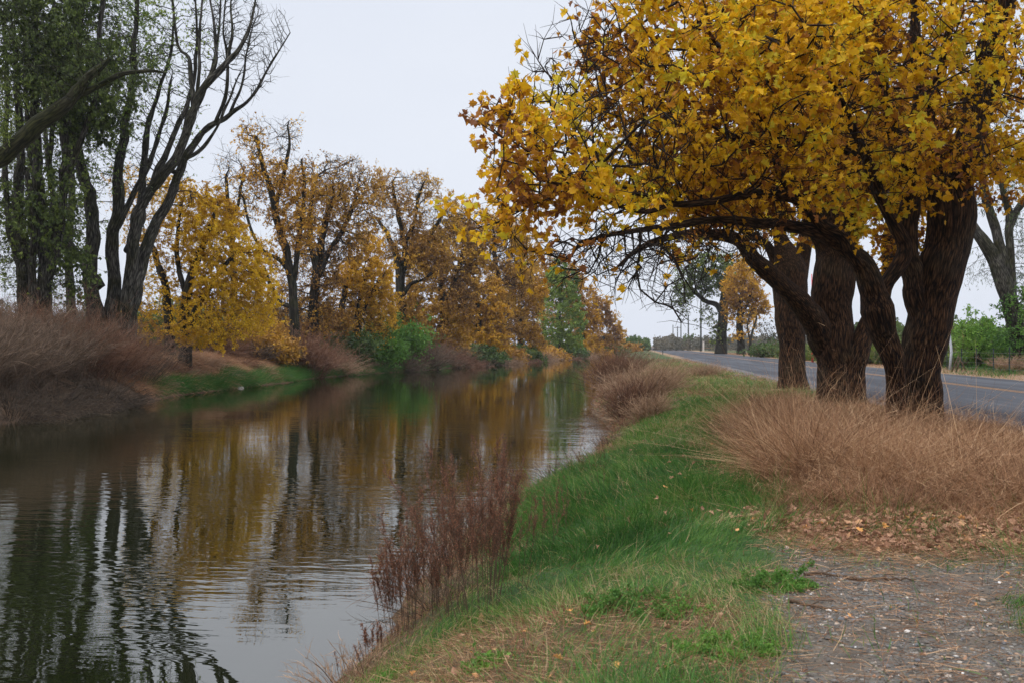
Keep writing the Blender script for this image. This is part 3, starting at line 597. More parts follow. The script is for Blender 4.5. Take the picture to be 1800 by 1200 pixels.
build_tree('willow', 'dark green willow with crowded stems near the left edge, behind brown brush', [
 ('trunk', [(76,590,0,34),(77,540,0,26),(78,480,0,23),(74,400,0,20),(66,310,0,18),(60,200,0,15),(62,90,0,12),(60,-20,0,8)]),
 ('trunk', [(40,590,.3,30),(42,530,.3,24),(38,460,.3,20),(30,380,.3,18),(34,280,.3,15),(30,160,.3,11),(22,40,.3,8)]),
 ('limb', [(82,500,0,18),(100,430,0,16),(112,340,0,14),(110,240,0,13),(105,150,0,12),(128,60,0,10),(150,-40,0,7)]),
 ('limb', [(60,560,-.2,16),(58,480,-.4,14),(58,400,-.5,12),(48,300,-.6,9)]),
 ('limb', [(76,470,.2,12),(92,380,.2,10),(88,280,.2,9),(96,170,.2,7),(90,60,.2,5),(96,-30,.2,3)]),
 ('limb', [(34,470,.2,12),(14,380,.2,10),(8,280,.2,9),(12,150,.2,7),(4,30,.2,5)]),
 ('limb', [(64,330,.2,9),(48,250,.2,8),(46,150,.2,7),(40,40,.2,5)]),
 ('limb', [(112,320,0,12),(150,230,-.3,11),(172,150,-.5,10),(175,60,-.6,8),(182,-30,-.6,6)])],
 [(40,120,0,105,180,3,760,1.8),(120,90,0,90,160,3,640,1.7),(60,330,0,90,120,3,520,1.6),(30,450,0,70,70,2.4,220,1.3),(190,140,0,70,110,2.4,260,1.5),(110,450,0,50,80,1.8,130,1.0),(60,-90,0,170,90,3,220,1)],
 46.0, bark=M_BARKG, leaf=M_OLIVE, leafsize=.17, tmpl='clump', gap=.97, gapf=.5, seed=22, dens=1.0, step=.42, kill=.46, tip=.012, jit=.3, trop=(0,0,.12), twigs=3, twlen=1.0, twdroop=.5, lpt=4.6, droop=1.4, sides=12, rough=.03, infl=6, outer=7, twr=.008)
build_tree('willow', 'leaning mossy bough from beyond the left edge, reaching over the dark willow', [
 ('trunk', [(-330,820,0,110),(-320,700,0,90),(-290,560,0,80),(-230,460,0,60)]),
 ('limb', [(-235,470,0,56),(-120,370,0,42),(-40,305,0,34),(8,270,0,30),(50,232,0,28),(92,198,0,25),(130,165,0,20),(162,132,0,15),(192,102,0,9)]),
 ('limb', [(120,172,0,13),(165,155,.2,11),(215,130,.3,9),(260,125,.4,6),(290,128,.5,4)]),
 ('limb', [(-250,480,0,40),(-260,330,0,32),(-240,150,0,24),(-220,-40,0,16)])],
 [(120,130,0,110,60,1.6,260,1.0),(240,120,.3,60,30,1,70,.9),(-120,150,0,180,200,3,420,1.0),(20,40,0,80,50,1.5,120,1)],
 36.0, bark=M_BARKMOSS, leaf=M_OLIVE, leafsize=.15, tmpl='slim', seed=23, step=.42, kill=.5, tip=.011, jit=.4, trop=(0,0,.1), twigs=3, twlen=.7, twdroop=.4, lpt=7, dens=1.2, gap=.8, droop=.8, sides=14, rough=.05, infl=5, outer=4)
build_tree('willow', 'slim pale green tree rising behind the grey many-stemmed tree', [
 ('trunk', [(128,610,0,20),(124,520,0,16),(120,440,0,14),(126,330,0,12),(118,220,0,11),(122,120,0,9),(112,20,0,6)]),
 ('limb', [(122,420,0,10),(90,330,0,9),(80,240,0,7),(76,120,0,5)])],
 [(130,120,0,100,150,3,260,1.0),(230,60,0,80,110,3,200,1.0),(100,380,0,60,100,2.4,200,1.0),(10,250,0,80,200,3,300,1.3),(60,480,0,80,60,2.4,140,1.0),(180,330,0,60,110,2.4,150,1.0)],
 60.0, bark=M_BARKG, leaf=M_OLIVE, leafsize=.16, dens=1.1, outer=8, tmpl='clump', gap=.9, gapf=.4, seed=24, step=.75, kill=.85, tip=.016, jit=.3, trop=(0,0,.2), twigs=3, twlen=1.2, twdroop=.5, lpt=4.5, sides=10, infl=8, vbias=.1)
# ------------------------------------------------------------------ left bank: the autumn row
build_tree('yellow_tree', 'round bright yellow tree on the far bank with dark trunks under its left side', [
 ('trunk', [(325,628,0,28),(326,600,0,20),(325,540,0,17),(338,480,0,14),(362,420,0,10),(378,370,0,6)]),
 ('trunk', [(298,628,.5,24),(298,600,.5,18),(296,540,.5,15),(284,480,.5,12),(262,420,.5,8)]),
 ('limb', [(328,590,0,13),(345,540,-.3,11),(372,500,-.6,9),(410,450,-.9,6)]),
 ('limb', [(326,520,0,9),(310,450,0,8),(315,390,0,6),(320,350,0,4)])],
 [(360,400,0,70,78,2.6,430,1.5),(408,480,-.5,75,92,2.6,520,1.6),(450,520,-.4,42,60,1.6,190,1.6),(370,560,-.6,80,50,2.4,260,1.5),(440,560,-.4,40,30,2,110,1.4),(330,540,.6,60,50,2.2,170,1.3),(400,540,.8,70,50,2.2,260,1.4),(260,540,1.2,40,60,2,90,.8),(315,345,0,48,35,2,120,1.2),(255,390,0,50,55,2,110,.8),(290,470,.3,45,60,1.6,90,.5),(225,330,.6,40,50,1.5,50,.5)],
 58.0, bark=M_BARKD, leaf=M_GOLD, leafsize=.115, gap=.6, gapf=.6, outer=9, dens=1.5, tmpl='clump', seed=31, step=.42, kill=.46, tip=.012, jit=.35, twigs=3, twlen=.6, lpt=13, sides=10, rough=.03, vscale=.5, vbias=.12, twmat=M_TWIG)
OAK = dict(gap=.85, gapf=.35, dens=1.6, outer=12, bark=M_BARKD, tmpl='clump', step=.62, kill=.66, tip=.021, pexp=.50, jit=.6, twigs=4, twlen=.9, sides=10, rough=.04, twmat=M_TWIG, vscale=.25, twr=.011)
build_tree('oak_tree', 'tall crooked half-bare oak just right of the yellow tree', [
 ('trunk', [(518,622,0,26),(517,570,0,18),(514,510,0,15),(505,450,0,14),(486,390,0,12),(478,345,0,11),(462,290,0,8),(450,240,0,6)]),
 ('limb', [(515,500,0,11),(522,440,0,9),(530,380,0,8),(535,330,0,6),(530,280,0,4)]),
 ('limb', [(484,370,0,8),(495,320,0,7),(508,260,0,5),(505,220,0,3)]),
 ('limb', [(510,480,0,9),(490,455,0,8),(462,440,0,6),(440,400,0,5),(428,350,0,4)]),
 ('limb', [(514,540,0,9),(490,530,0,8),(475,500,0,6),(465,470,0,4)])],
 [(448,245,0,34,42,2.4,130,.3),(505,240,0,28,30,2,85,.3),(480,330,0,50,60,3,170,.35),(430,330,0,25,50,2,50,.4),(515,400,0,50,60,3,150,.7),(460,470,0,40,50,2.5,70,.6),(520,320,0,40,50,2.5,110,.8)],
 80.0, leaf=M_ORANGE, leafsize=0.19, seed=32, lpt=5.4, vbias=.0, **OAK)
build_tree('oak_tree', 'small thin bare-topped oak showing above the yellow tree', [
 ('trunk', [(412,620,0,18),(412,520,0,13),(408,430,0,10),(402,370,0,8),(396,310,0,5)]),
 ('limb', [(405,400,0,6),(420,350,0,5),(428,300,0,3)])],
 [(400,300,0,34,50,2.5,90,.4),(425,360,0,30,50,2.5,60,.4),(385,370,0,25,40,2,40,.4)],
 88.0, leaf=M_ORANGE, leafsize=0.17, seed=33, lpt=2.5, **OAK)
build_tree('oak_tree', 'broad brown oak whose crown turns golden low on its right side', [
 ('trunk', [(548,625,0,30),(550,580,0,20),(552,520,0,17),(560,460,0,14),(570,400,0,11),(585,350,0,8)]),
 ('limb', [(552,500,0,12),(575,450,0,10),(605,400,0,8),(625,350,0,6)]),
 ('limb', [(556,480,0,10),(545,420,0,9),(548,360,0,7),(556,310,0,4)]),
 ('trunk', [(600,622,8,16),(600,560,8,12),(608,500,8,9),(630,450,7,7)])],
 [(575,325,0,55,52,3.2,290,.85),(620,320,0,38,38,2.5,130,1.2),(585,410,0,68,62,3.4,330,1.3),(555,490,0,50,60,3,170,1.1),(640,370,0,35,50,2.5,90,.8),(560,560,0,60,40,3,150,1.2),(510,540,0,50,60,3,150,1.0),(640,330,0,40,36,3,90,1.1),(600,260+40,0,50,30,3,110,1.0)],
 88.0, leaf=M_RUST, leafsize=0.19, seed=34, lpt=7.5, vbias=.0, **OAK)
build_tree('golden_tree', 'lower golden-orange tree leaning toward the water before the broad brown oak', [
 ('trunk', [(628,628,0,20),(628,580,0,14),(632,530,0,11),(645,480,0,8)]),
 ('limb', [(630,560,0,8),(650,520,-.5,7),(670,490,-1,5)])],
 [(635,500,0,55,62,2.8,330,1.5),(664,500,-.6,32,56,2,170,1.5),(625,570,0,50,32,2.4,110,1.3),(650,430,0,30,30,2,60,1.),(600,560,0,50,50,3,190,1.4),(665,560,0,34,40,2.4,120,1.4),(640,600,0,50,20,2.4,80,1.2)],
 96.0, leaf=M_ORANGE, leafsize=0.18, seed=35, lpt=8.2, vbias=.12, **OAK)
build_tree('oak_tree', 'oak with a bare tangled top and tall dark trunk mid row', [
 ('trunk', [(706,640,0,30),(705,590,0,19),(704,530,0,17),(703,480,0,16),(697,450,0,12),(682,415,0,8),(664,385,0,5)]),
 ('limb', [(703,490,0,13),(712,440,0,11),(703,390,0,9),(694,350,0,7),(690,320,0,4)]),
 ('limb', [(704,480,0,11),(730,450,0,9),(752,425,0,8),(768,395,0,6),(785,370,0,4)]),
 ('limb', [(711,430,0,8),(728,390,0,6),(735,345,0,5),(745,320,0,3)]),
 ('limb', [(704,530,0,8),(722,500,0,7),(745,490,0,5),(770,470,0,4)])],
 [(690,335,0,42,36,3,150,.28),(735,330,0,45,32,3,160,.35),(745,385,0,62,45,3.4,280,.7),(790,380,0,38,35,2.5,110,.8),(660,390,0,26,40,2.4,50,.3),(690,430,0,40,40,2.5,60,.35),(750,450,0,60,50,3.4,160,1.1),(690,560,0,50,56,3,150,1.0)],
 106.0, leaf=M_RUST, leafsize=0.20, seed=36, lpt=6.8, vbias=.08, **OAK)
build_tree('oak_tree', 'dense rust-brown oak right of the tall dark trunk', [
 ('trunk', [(780,640,0,22),(780,590,0,16),(778,520,0,12),(770,460,0,9)]),
 ('limb', [(778,540,0,9),(800,490,0,8),(815,440,0,6)])],
 [(765,470,0,62,62,3.2,340,1.4),(810,440,0,50,60,3.2,260,1.4),(775,560,0,62,45,3,220,1.2),(730,540,0,25,60,2.5,100,1.2),(760,600,0,70,26,3.4,170,1.3),(800,520,0,50,60,3.4,200,1.4)],
 122.0, leaf=M_RUST, leafsize=0.22, seed=37, lpt=7.8, vbias=.12, **OAK)
build_tree('golden_tree', 'orange-gold tree hanging over the water just right of the dense rust-brown oak', [
 ('trunk', [(842,640,0,16),(842,590,0,12),(838,530,0,9)])],
 [(838,530,0,52,62,3,340,1.5),(868,555,-.5,26,45,2,110,1.5),(830,590,0,50,24,2.4,80,1.3),(840,602,0,62,22,3,150,1.3),(805,570,0,34,40,3,120,1.3)],
 138.0, leaf=M_ORANGE, leafsize=0.22, seed=38, lpt=8.2, vbias=.10, **OAK)
build_tree('oak_tree', 'high brown oak behind the orange-gold tree, its top just under the golden overhang', [
 ('trunk', [(880,640,0,18),(880,570,0,13),(876,500,0,10),(868,440,0,7)])],
 [(860,420,0,52,50,3.6,260,1.3),(895,470,0,48,60,3.4,260,1.3),(830,390,0,40,35,3,120,1.),(880,560,0,50,50,4,200,1.3),(900,420,0,44,44,4,160,1.2)],
 150.0, leaf=M_RUST, leafsize=0.24, seed=39, lpt=7.5, vbias=.1, **OAK)
build_tree('golden_tree', 'amber tree with a rounded crown directly left of the green willow', [
 ('trunk', [(915,636,0,14),(915,590,0,10),(912,540,0,8)])],
 [(915,535,0,42,66,3.2,330,1.5),(940,505,0,24,50,2.6,120,1.4),(905,590,0,45,24,2.4,90,1.3),(910,606,0,56,20,3,130,1.3),(930,585,0,24,34,3.4,90,1.3)],
 163.0, leaf=M_ORANGE, leafsize=0.24, seed=40, lpt=8.2, vbias=.05, **OAK)
build_tree('willow', 'soft green willow standing out among the orange trees far down the canal', [
 ('trunk', [(985,632,0,10),(985,590,0,8),(982,540,0,6)])],
 [(984,525,-4,36,70,4,380,2.2),(1003,560,-4,26,50,3.4,220,2.2),(968,575,-4,28,44,3.4,170,2.0),(1010,600,0,18,16,2,40,1.5),(985,604,0,44,18,4,100,1.5)],
 192.0, leaf=M_WGREEN, leafsize=0.30, seed=41, lpt=9.3, vbias=.05, **{**OAK, 'step':1.0, 'kill':1.1, 'jit':.2, 'trop':(0,0,.3)})
build_tree('golden_tree', 'orange tree just right of the green willow', [
 ('trunk', [(1025,630,0,10),(1025,590,0,7),(1022,540,0,5)])],
 [(1020,540,0,30,58,4,260,1.6),(1040,570,0,22,42,3.4,150,1.6),(1025,600,0,40,20,4,130,1.5),(1010,500,0,26,40,4,110,1.4)],
 228.0, leaf=M_ORANGE, leafsize=0.33, seed=42, lpt=8.2, vbias=.02, **{**OAK, 'step':1.1, 'kill':1.2})
build_tree('golden_tree', 'hazy brown-orange tree second from the far end of the left row', [
 ('trunk', [(1062,628,0,8),(1062,590,0,6)])],
 [(1058,560,0,27,48,4.5,240,1.5),(1042,530,0,20,30,4,90,1.4),(1075,590,0,18,28,3.5,90,1.5),(1060,604,0,32,16,4,100,1.5)],
 258.0, leaf=M_ORANGE, leafsize=0.37, seed=43, lpt=8.2, vbias=-.1, **{**OAK, 'step':1.2, 'kill':1.3})
build_tree('golden_tree', 'last small brown tree at the far end of the left row', [
 ('trunk', [(1086,626,0,7),(1086,596,0,5)])],
 [(1082,580,0,17,34,4.5,170,1.4),(1094,598,0,9,20,4,60,1.4)],
 280.0, leaf=M_RUST, leafsize=0.40, seed=44, lpt=8.2, vbias=.1, **{**OAK, 'step':1.3, 'kill':1.4})
build_tree('oak_tree', 'brown oak filling the gap behind the amber tree', [
 ('trunk', [(958,628,0,10),(956,570,0,8),(950,510,0,6)])],
 [(945,470,0,46,45,4,240,1.3),(990,500,0,34,44,4,170,1.2),(960,560,0,60,50,4,240,1.3)],
 225.0, leaf=M_RUST, leafsize=0.30, seed=45, lpt=7.5, vbias=.15, **{**OAK, 'step':1.0, 'kill':1.1})
# ------------------------------------------------------------------ right side beyond the road
build_tree('oak_tree', 'big gnarled half-bare oak beside the far road with a limb arching left', [
 ('trunk', [(1267,622,0,24),(1268,600,0,19),(1270,570,0,17),(1272,540,0,17),(1276,500,0,12),(1280,470,0,8)]),
 ('limb', [(1270,550,0,12),(1258,535,0,9),(1240,530,0,8),(1222,516,0,7),(1205,520,0,5),(1190,510,0,3)]),
 ('limb', [(1220,516,0,5),(1212,495,0,4),(1205,470,0,3)]),
 ('limb', [(1274,530,0,8),(1290,505,0,6),(1300,475,0,4)])],
 [(1205,500,0,26,36,4,130,.9),(1250,480,0,42,38,4.5,190,1.2),(1195,530,0,16,22,3,40,.7),(1290,470,0,30,30,4,90,.9),(1262,585,0,14,25,3,35,.5),(1240,560,0,14,20,3,24,.5)],
 195.0, leaf=M_OLIVE, leafsize=.42, seed=51, lpt=3.0, vbias=.2, **{**OAK, 'step':.95, 'kill':1.0, 'tip':.03, 'twlen':1.2})
build_tree('oak_tree', 'orange-leaved oak immediately right of the gnarled oak across the road', [
 ('trunk', [(1303,622,0,17),(1302,600,0,13),(1300,570,0,12),(1302,530,0,8),(1308,490,0,5)]),
 ('limb', [(1301,560,0,7),(1315,530,0,5),(1325,500,0,3)])],
 [(1305,500,0,36,52,4.5,270,1.2),(1330,530,0,20,40,3.5,110,1.1),(1290,545,0,20,34,3,80,.9),(1300,590,0,18,12,3,24,.8)],
 185.0, leaf=M_ORANGE, leafsize=.42, seed=52, lpt=3.8, vbias=.12, **{**OAK, 'step':.95, 'kill':1.0, 'tip':.03, 'twlen':1.2})
build_tree('oak_tree', 'small dark leafless sapling right of the orange-leaved oak', [
 ('trunk', [(1318,624,0,6),(1319,605,0,5),(1322,585,0,4),(1330,560,0,2.5)]),
 ('limb', [(1319,600,0,3),(1314,575,0,2.5),(1318,550,0,2)])],
 [(1328,560,0,14,30,2.5,40,.25),(1312,570,0,10,25,2.5,25,.25)],
 170.0, leaf=M_ORANGE, leafsize=.35, seed=53, lpt=2.5, **{**OAK, 'step':.8, 'kill':.9})
build_tree('eucalyptus_tree', 'grey forked tree beyond the fence at the right edge, with hanging sprays of leaves', [
 ('trunk', [(1798,668,0,40),(1794,620,0,32),(1784,570,0,28),(1770,520,0,27),(1754,470,0,26),(1732,430,0,22),(1712,400,0,18),(1696,370,0,14),(1680,320,0,10),(1665,250,0,6)]),
 ('limb', [(1776,530,0,22),(1768,480,0,20),(1757,430,0,18),(1744,380,0,16),(1732,340,0,14),(1722,290,0,10),(1715,220,0,6)]),
 ('limb', [(1780,540,0,18),(1776,480,0,15),(1776,420,0,14),(1773,370,0,13),(1762,330,0,10),(1755,280,0,7)]),
 ('limb', [(1776,400,0,12),(1790,370,0,12),(1808,340,0,10),(1840,300,0,7)])],
 [(1745,300,0,70,90,3,200,.9),(1810,330,0,60,90,3,220,1.2),(1800,470,0,40,60,2.4,110,1.0),(1700,480,0,32,28,1.6,24,.5),(1720,180,0,90,80,3,120,.8),(1860,420,0,60,120,3,150,1.2)],
 62.0, bark=M_BARKG, leaf=M_DGREEN, leafsize=.19, tmpl='slim', seed=54, step=.6, kill=.7, tip=.013, jit=.35, trop=(0,0,-.05), twigs=3, twlen=.9, twdroop=1.2, lpt=5, droop=1.6, sides=12, rough=.03, vbias=.15)
build_tree('green_bush_tree', 'bright green bushy small tree behind the fence posts at right', [
 ('trunk', [(1718,652,0,8),(1718,620,0,7),(1722,590,0,5)]),('limb', [(1718,625,0,5),(1735,595,0,4)]),('limb', [(1718,625,0,5),(1700,600,0,3)])],
 [(1722,592,0,44,34,2.2,330,1.5),(1702,605,0,22,26,1.6,110,1.3),(1745,612,0,26,28,1.6,130,1.5),(1710,560,0,22,16,1.4,50,1.3)],
 69.0, bark=M_BARKD, leaf=M_LGREEN, leafsize=.20, tmpl='oval', seed=55, step=.42, kill=.45, tip=.010, jit=.35, twigs=3, twlen=.45, lpt=6, sides=8, cat='tree')
build_tree('green_bush_tree', 'dense fresh green thicket at the right edge around the forked grey tree', [
 ('trunk', [(1795,655,0,8),(1795,610,0,6),(1790,560,0,4)])],
 [(1795,600,0,36,44,2.2,300,1.6),(1775,545,0,22,28,1.5,80,1.2),(1830,560,0,36,70,2.2,200,1.5),(1800,520,0,24,36,1.5,70,1.1)],
 61.5, bark=M_BARKD, leaf=M_LGREEN, leafsize=.18, tmpl='oval', seed=56, step=.42, kill=.45, tip=.010, jit=.35, twigs=3, twlen=.45, lpt=6.5, sides=8, vbias=-.15)
def far_tree(name, label, px, py_base, D, blobs, leaf, ls, seed, cat='tree', group=None, lpt=4.5, vb=0., trop=(0,0,.1)):
    build_tree(name, label, [('trunk', [(px,py_base,0,.5*F/D*.9+1),(px,(py_base+blobs[0][1])/2,0,.35*F/D*.9),(px+.5,blobs[0][1],0,.2*F/D)])], blobs, D, bark=M_BARKD, leaf=leaf, leafsize=ls, tmpl='clump', seed=seed, step=max(.8, D/170), kill=max(.85, D/160), tip=.02, jit=.4, twigs=3, twlen=1.2, lpt=lpt, sides=6, vbias=vb, cat=cat, group=group, trop=trop)
far_tree('far_tree','rounded green tree on the skyline behind the poles',1213,612,330,[(1213,596,0,10,11,3,110,1.6)],M_DGREEN,.75,61,vb=.3)
far_tree('far_tree','pale grey bare tree on the skyline left of the poles',1172,611,420,[(1172,598,0,8,9,3.5,70,.8)],M_GREYVEG,.8,62)
far_tree('far_tree','low hazy grey-green tree on the skyline just right of the road end',1156,611,460,[(1156,602,0,10,6,4,90,1.2)],M_GREYVEG,1.1,63)
far_tree('far_tree','hazy dark tree on the skyline left of the road end',1131,611,520,[(1131,604,0,9,5,5,90,1.4)],M_DGREEN,1.3,64)
far_tree('palm_like_tree','dusky blue-green shaggy tree seen between the two right trunks',1571,616,210,[(1571,578,0,13,17,2.2,170,1.6),(1571,598,0,15,12,2,70,1.5)],M_DGREEN,.6,65,vb=.1)
far_tree('far_tree','hazy green tree behind the white pole at right',1655,622,120,[(1655,590,0,30,20,3,180,1.5),(1685,582,0,18,14,3,70,1.4)],M_DGREEN,.4,66,vb=.35)
far_tree('far_tree','grey leafless scrub tree between the orange oak and the back trunk',1350,619,150,[(1352,592,0,22,22,3,90,.6),(1340,575,0,14,14,2.5,40,.4)],M_GREYVEG,.35,67)
# ------------------------------------------------------------------ shrubs
def shrub(name, label, cat, base, H, R, nstem, nside, mat, seed, group=None, width=.012, spread=.8, leafmat=None, nleaf=0, lsize=.12, tmpl='oval', lean=(0,0), vb=0., sidel=.3, bendz=-.25, part='stems', fuzz=.16):
    rng = np.random.default_rng(seed); bx, by = base[0], base[1]
    a = rng.random(nstem)*2*np.pi; rr = R*.45*np.sqrt(rng.random(nstem)); x = bx+rr*np.cos(a); y = by+rr*np.sin(a)
    B = np.stack([x, y, height(x, y)-.04], -1)
    o = np.stack([np.cos(a)*rr/R*2.1*spread*R/H+lean[0], np.sin(a)*rr/R*2.1*spread*R/H+lean[1], np.ones(nstem)], -1)+rng.normal(size=(nstem,3))*fuzz
    Dn = nrm(o); L = H*(.6+.45*rng.random(nstem)+.35*(rng.random(nstem) < .12)); bd = np.stack([Dn[:,0]*.35, Dn[:,1]*.35, bendz*rng.random(nstem)], -1)+rng.normal(size=(nstem,3))*.07
    V, Fq, vv, C = ribbons(rng, B, Dn, L, np.full(nstem, width*1.5), bd, 5, np.clip(rng.random(nstem)*.5+vb, 0, 1), .7)
    parts = [(V, Fq, vv)]
    k = rng.integers(0, nstem, nside); t = .2+.8*rng.random(nside)**.8
    Pp = B[k]+Dn[k]*(L[k]*t)[:,None]+bd[k]*(t**2*L[k])[:,None]
    d2 = nrm(Dn[k]+rng.normal(size=(nside,3))*.5); L2 = sidel*H*(.3+.9*rng.random(nside))*(1.15-t*.6)
    b2 = rng.normal(size=(nside,3))*.22; b2[:,2] += bendz*.6
    V, Fq, vv, C2 = ribbons(rng, Pp, d2, L2, np.full(nside, width*.75), b2, 3, np.clip(.25+.7*rng.random(nside)*(.4+.6*t)+vb, 0, 1), .7)
    parts.append((V, Fq, vv))
    Vj, Fj, vj = join(parts); org = np.array([bx, by, gz(bx, by)])
    root = thing(name, label, cat, org, group); mesh_obj(part, Vj, Fj, mat, root, {'var': vj}, False, org)
    if nleaf:
        q = rng.integers(0, nside, nleaf); s = rng.integers(1, 4, nleaf); Pl = C2[q, s]+rng.normal(size=(nleaf,3))*lsize*.4
        vn = fbm(Pl[:,0]*1.5, Pl[:,1]*1.5+Pl[:,2]*1.3, seed, 2)
        mesh_obj('foliage', *(lambda z: (z[0], [z[1]]))(leaves(rng, Pl, lsize*(.6+.7*rng.random(nleaf)), tmpl, .1, .6, None)), leafmat, root, {'var': np.repeat(np.clip(vn*.9+.35*rng.random(nleaf)-.1,0,1), len({'oval':OVAL,'slim':SLIM,'clump':CLUMP,'lobed':LOBED}[tmpl]))}, False, org)
    return root
def onbank(px, D, dz=0.):
    p_ = at(px, HOR, D); return (p_[0], p_[1])
def bankpt(px, off):
    Ds = np.linspace(40, 300, 1300); s_ = (px-900)/F; x = Ds*(-SA+s_*CA); y = Ds*(CA+s_*SA); ok = x <= lw(y)-off; k = int(np.argmax(ok)) if ok.any() else 1250; return (float(x[k]), float(y[k]))
GB = 'bare brush thickets along the far bank'
LB = [(-30,37,3.0,2.0,'leftmost bare brush thicket cut by the left edge of the picture',M_BRUSH),(30,40,3.1,2.0,'grey-brown brush thicket second from the left edge',M_BRUSH),(82,43,3.3,2.1,'grey-brown brush thicket in front of the dark willow trunks',M_BRUSH),
 (132,45,3.2,2.1,'brush thicket left of the grey many-stemmed tree',M_REDBR),(176,47,3.4,2.2,'reddish brush thicket hiding the foot of the grey many-stemmed tree',M_REDBR),(226,49.5,3.0,2.0,'brush thicket at the right end of the tall left-hand brush',M_BRUSH),
 (20,34.5,1.9,1.8,'low tangled brush overhanging the water in the left corner',M_BRUSH),(105,38.5,2.0,1.8,'low tangled brush overhanging the water below the willow trunks',M_BRUSH),(180,42.5,2.0,1.7,'low tangled brush drooping to the water under the reddish thicket',M_BRUSH),
 (8,44,3.4,2.0,'russet brush thicket standing at the back by the left edge',M_REDBR),(-90,35,3.2,2.2,'brush thicket past the left edge',M_BRUSH)]
for k, (px, D, H, R, lb, mt) in enumerate(LB):
    x, y = onbank(px, D); x = min(x, float(lw(np.array([y]))[0])-.5)
    low = H < 2.5; H *= .9
    shrub('brush_thicket', lb, 'bush', (x, y), H, R*1.25, 420, 6500, mt, 100+k, GB, .013, 1.5 if low else .8, vb=-.3 if low else .08, bendz=-.8 if low else -.3, sidel=.34)  # low brush gets a darker colour, painting in the shaded hollow at its foot
for k, (px, off, H, R, mt, n1, sd_, lb) in enumerate([(541,1.0,4.2,2.7,M_REDBR,8000,1.0,'fountain-shaped russet brush at the water beneath the tall crooked oak'),(500,2.4,3.0,2.2,M_REDBR,4200,.9,'smaller russet brush left of the fountain-shaped one'),(742,1.2,4.0,3.6,M_BRUSH,6500,1.2,'dull mauve-brown brush drooping into the water under the dense rust-brown oak'),
    (785,1.2,3.4,3.2,M_REDBR,5000,1.1,'brown brush below and right of the dull mauve-brown one'),(700,1.0,2.4,3.0,M_BRUSH,4500,1.3,'dark tangled brush at the water left of the dull mauve-brown one'),(586,1.2,2.2,2.4,M_TANBR,3600,1.2,'tan brush on the bank right of the fountain-shaped russet brush'),(385,4.6,2.0,2.4,M_REDBR,3600,1.0,'russet brush on the bank top right under the yellow tree'),(440,3.4,1.8,2.0,M_BRUSH,3000,1.0,'grey-brown brush on the bank top between yellow tree and russet brush')]):
    x, y = bankpt(px, off); shrub('brush_thicket', lb, 'bush', (x, y), H, R, 380, n1, mt, 120+k, GB, .02+.00006*y, sd_, bendz=-.6, vb=.04)
GG = 'shrubs under the far row of trees'
for k, (px, off, H, R, lb) in enumerate([(607,2.2,3.2,2.8,'dark green shrub beneath the golden-orange tree'),(694,2.6,4.6,3.0,'bright green shrub at the foot of the tall dark trunk'),(662,1.6,2.8,2.4,'low green shrub between the golden-orange tree and the tall dark trunk'),(470,2.6,2.4,2.0,'small green shrub right of the yellow tree'),
    (840,1.6,2.2,3.6,'dark green undergrowth bush below the orange-gold tree'),(880,1.6,2.2,4.0,'brown-leaved undergrowth bush left of the amber tree foot'),(915,1.6,2.2,4.2,'olive undergrowth bush below the amber tree'),(955,1.6,2.4,4.6,'russet-leaved undergrowth bush left of the green willow foot'),(995,1.6,2.5,5,'dark green undergrowth bush below the green willow'),(1030,1.4,2.7,6,'brown-leaved undergrowth bush right of the green willow'),(1065,1.4,3.0,7,'olive undergrowth bush near the far end of the canal'),(1078,1.2,4.0,8,'russet-brown bush closing the far end of the canal')]):
    x, y = bankpt(px, off)
    shrub('green_shrub', lb, 'bush', (x, y), H, R, 120, 1500, M_OLIVE, 130+k, GG, .02, 1.0, (M_LGREEN if k in (1,2) else [M_DGREEN, M_RUST, M_OLIVE, M_RUST][k%4]), 6500, .2+y*.0014, 'oval' if k < 4 else 'clump', sidel=.4)
for k, px in enumerate([815,850,880,905,930,952,975,1000,1022,1045]):
    x, y = bankpt(px, .5)
    shrub('bank_bush', ['brown','rusty','dark','tawny','straw-brown','umber','dull brown','hazy brown','faint brown','farthest brown'][k]+' low bush hanging at the water edge, number %s along the distant left bank' % ['one','two','three','four','five','six','seven','eight','nine','ten'][k], 'bush', (x, y), 2.2, 4.2, 160, 2600, [M_REDBR, M_BRUSH, M_TANBR][k%3], 150+k, 'low bushes on the distant left bank', .04, 1.5, bendz=-.5, vb=.0, sidel=.5)
for k, (px, off, H, mt, lb) in enumerate([(268,1.2,.9,M_TANBR,'low tan tussock on the far slope nearest the tall brush'),(296,2.2,1.1,M_REDBR,'low russet tussock on the far slope left of the yellow tree trunks'),(330,1.7,.8,M_TANBR,'low tan tussock on the far slope directly below the yellow tree trunks'),(358,2.6,1.0,M_TANBR,'tan tussock high on the far slope under the yellow tree'),(392,1.6,.8,M_TANBR,'low tan tussock above the green grass strip under the yellow tree'),(425,2.4,1.0,M_REDBR,'russet tussock high on the far slope right of the yellow tree'),(455,1.6,.8,M_TANBR,'tan tussock midway between yellow tree and russet fountain brush'),(625,1.4,1.2,M_TANBR,'tan tussock drooping to the water right of the fountain brush'),(645,1.8,1.2,M_TANBR,'tan tussock under the golden-orange tree')]):
    x, y = bankpt(px, off); shrub('dry_tussock', lb, 'tussock', (x, y), H, 1.3, 260, 1800, mt, 320+k, 'dry tussocks on the far bank slope', .018, 1.6, bendz=-.9, vb=.05, lean=(.3,0), sidel=.4)
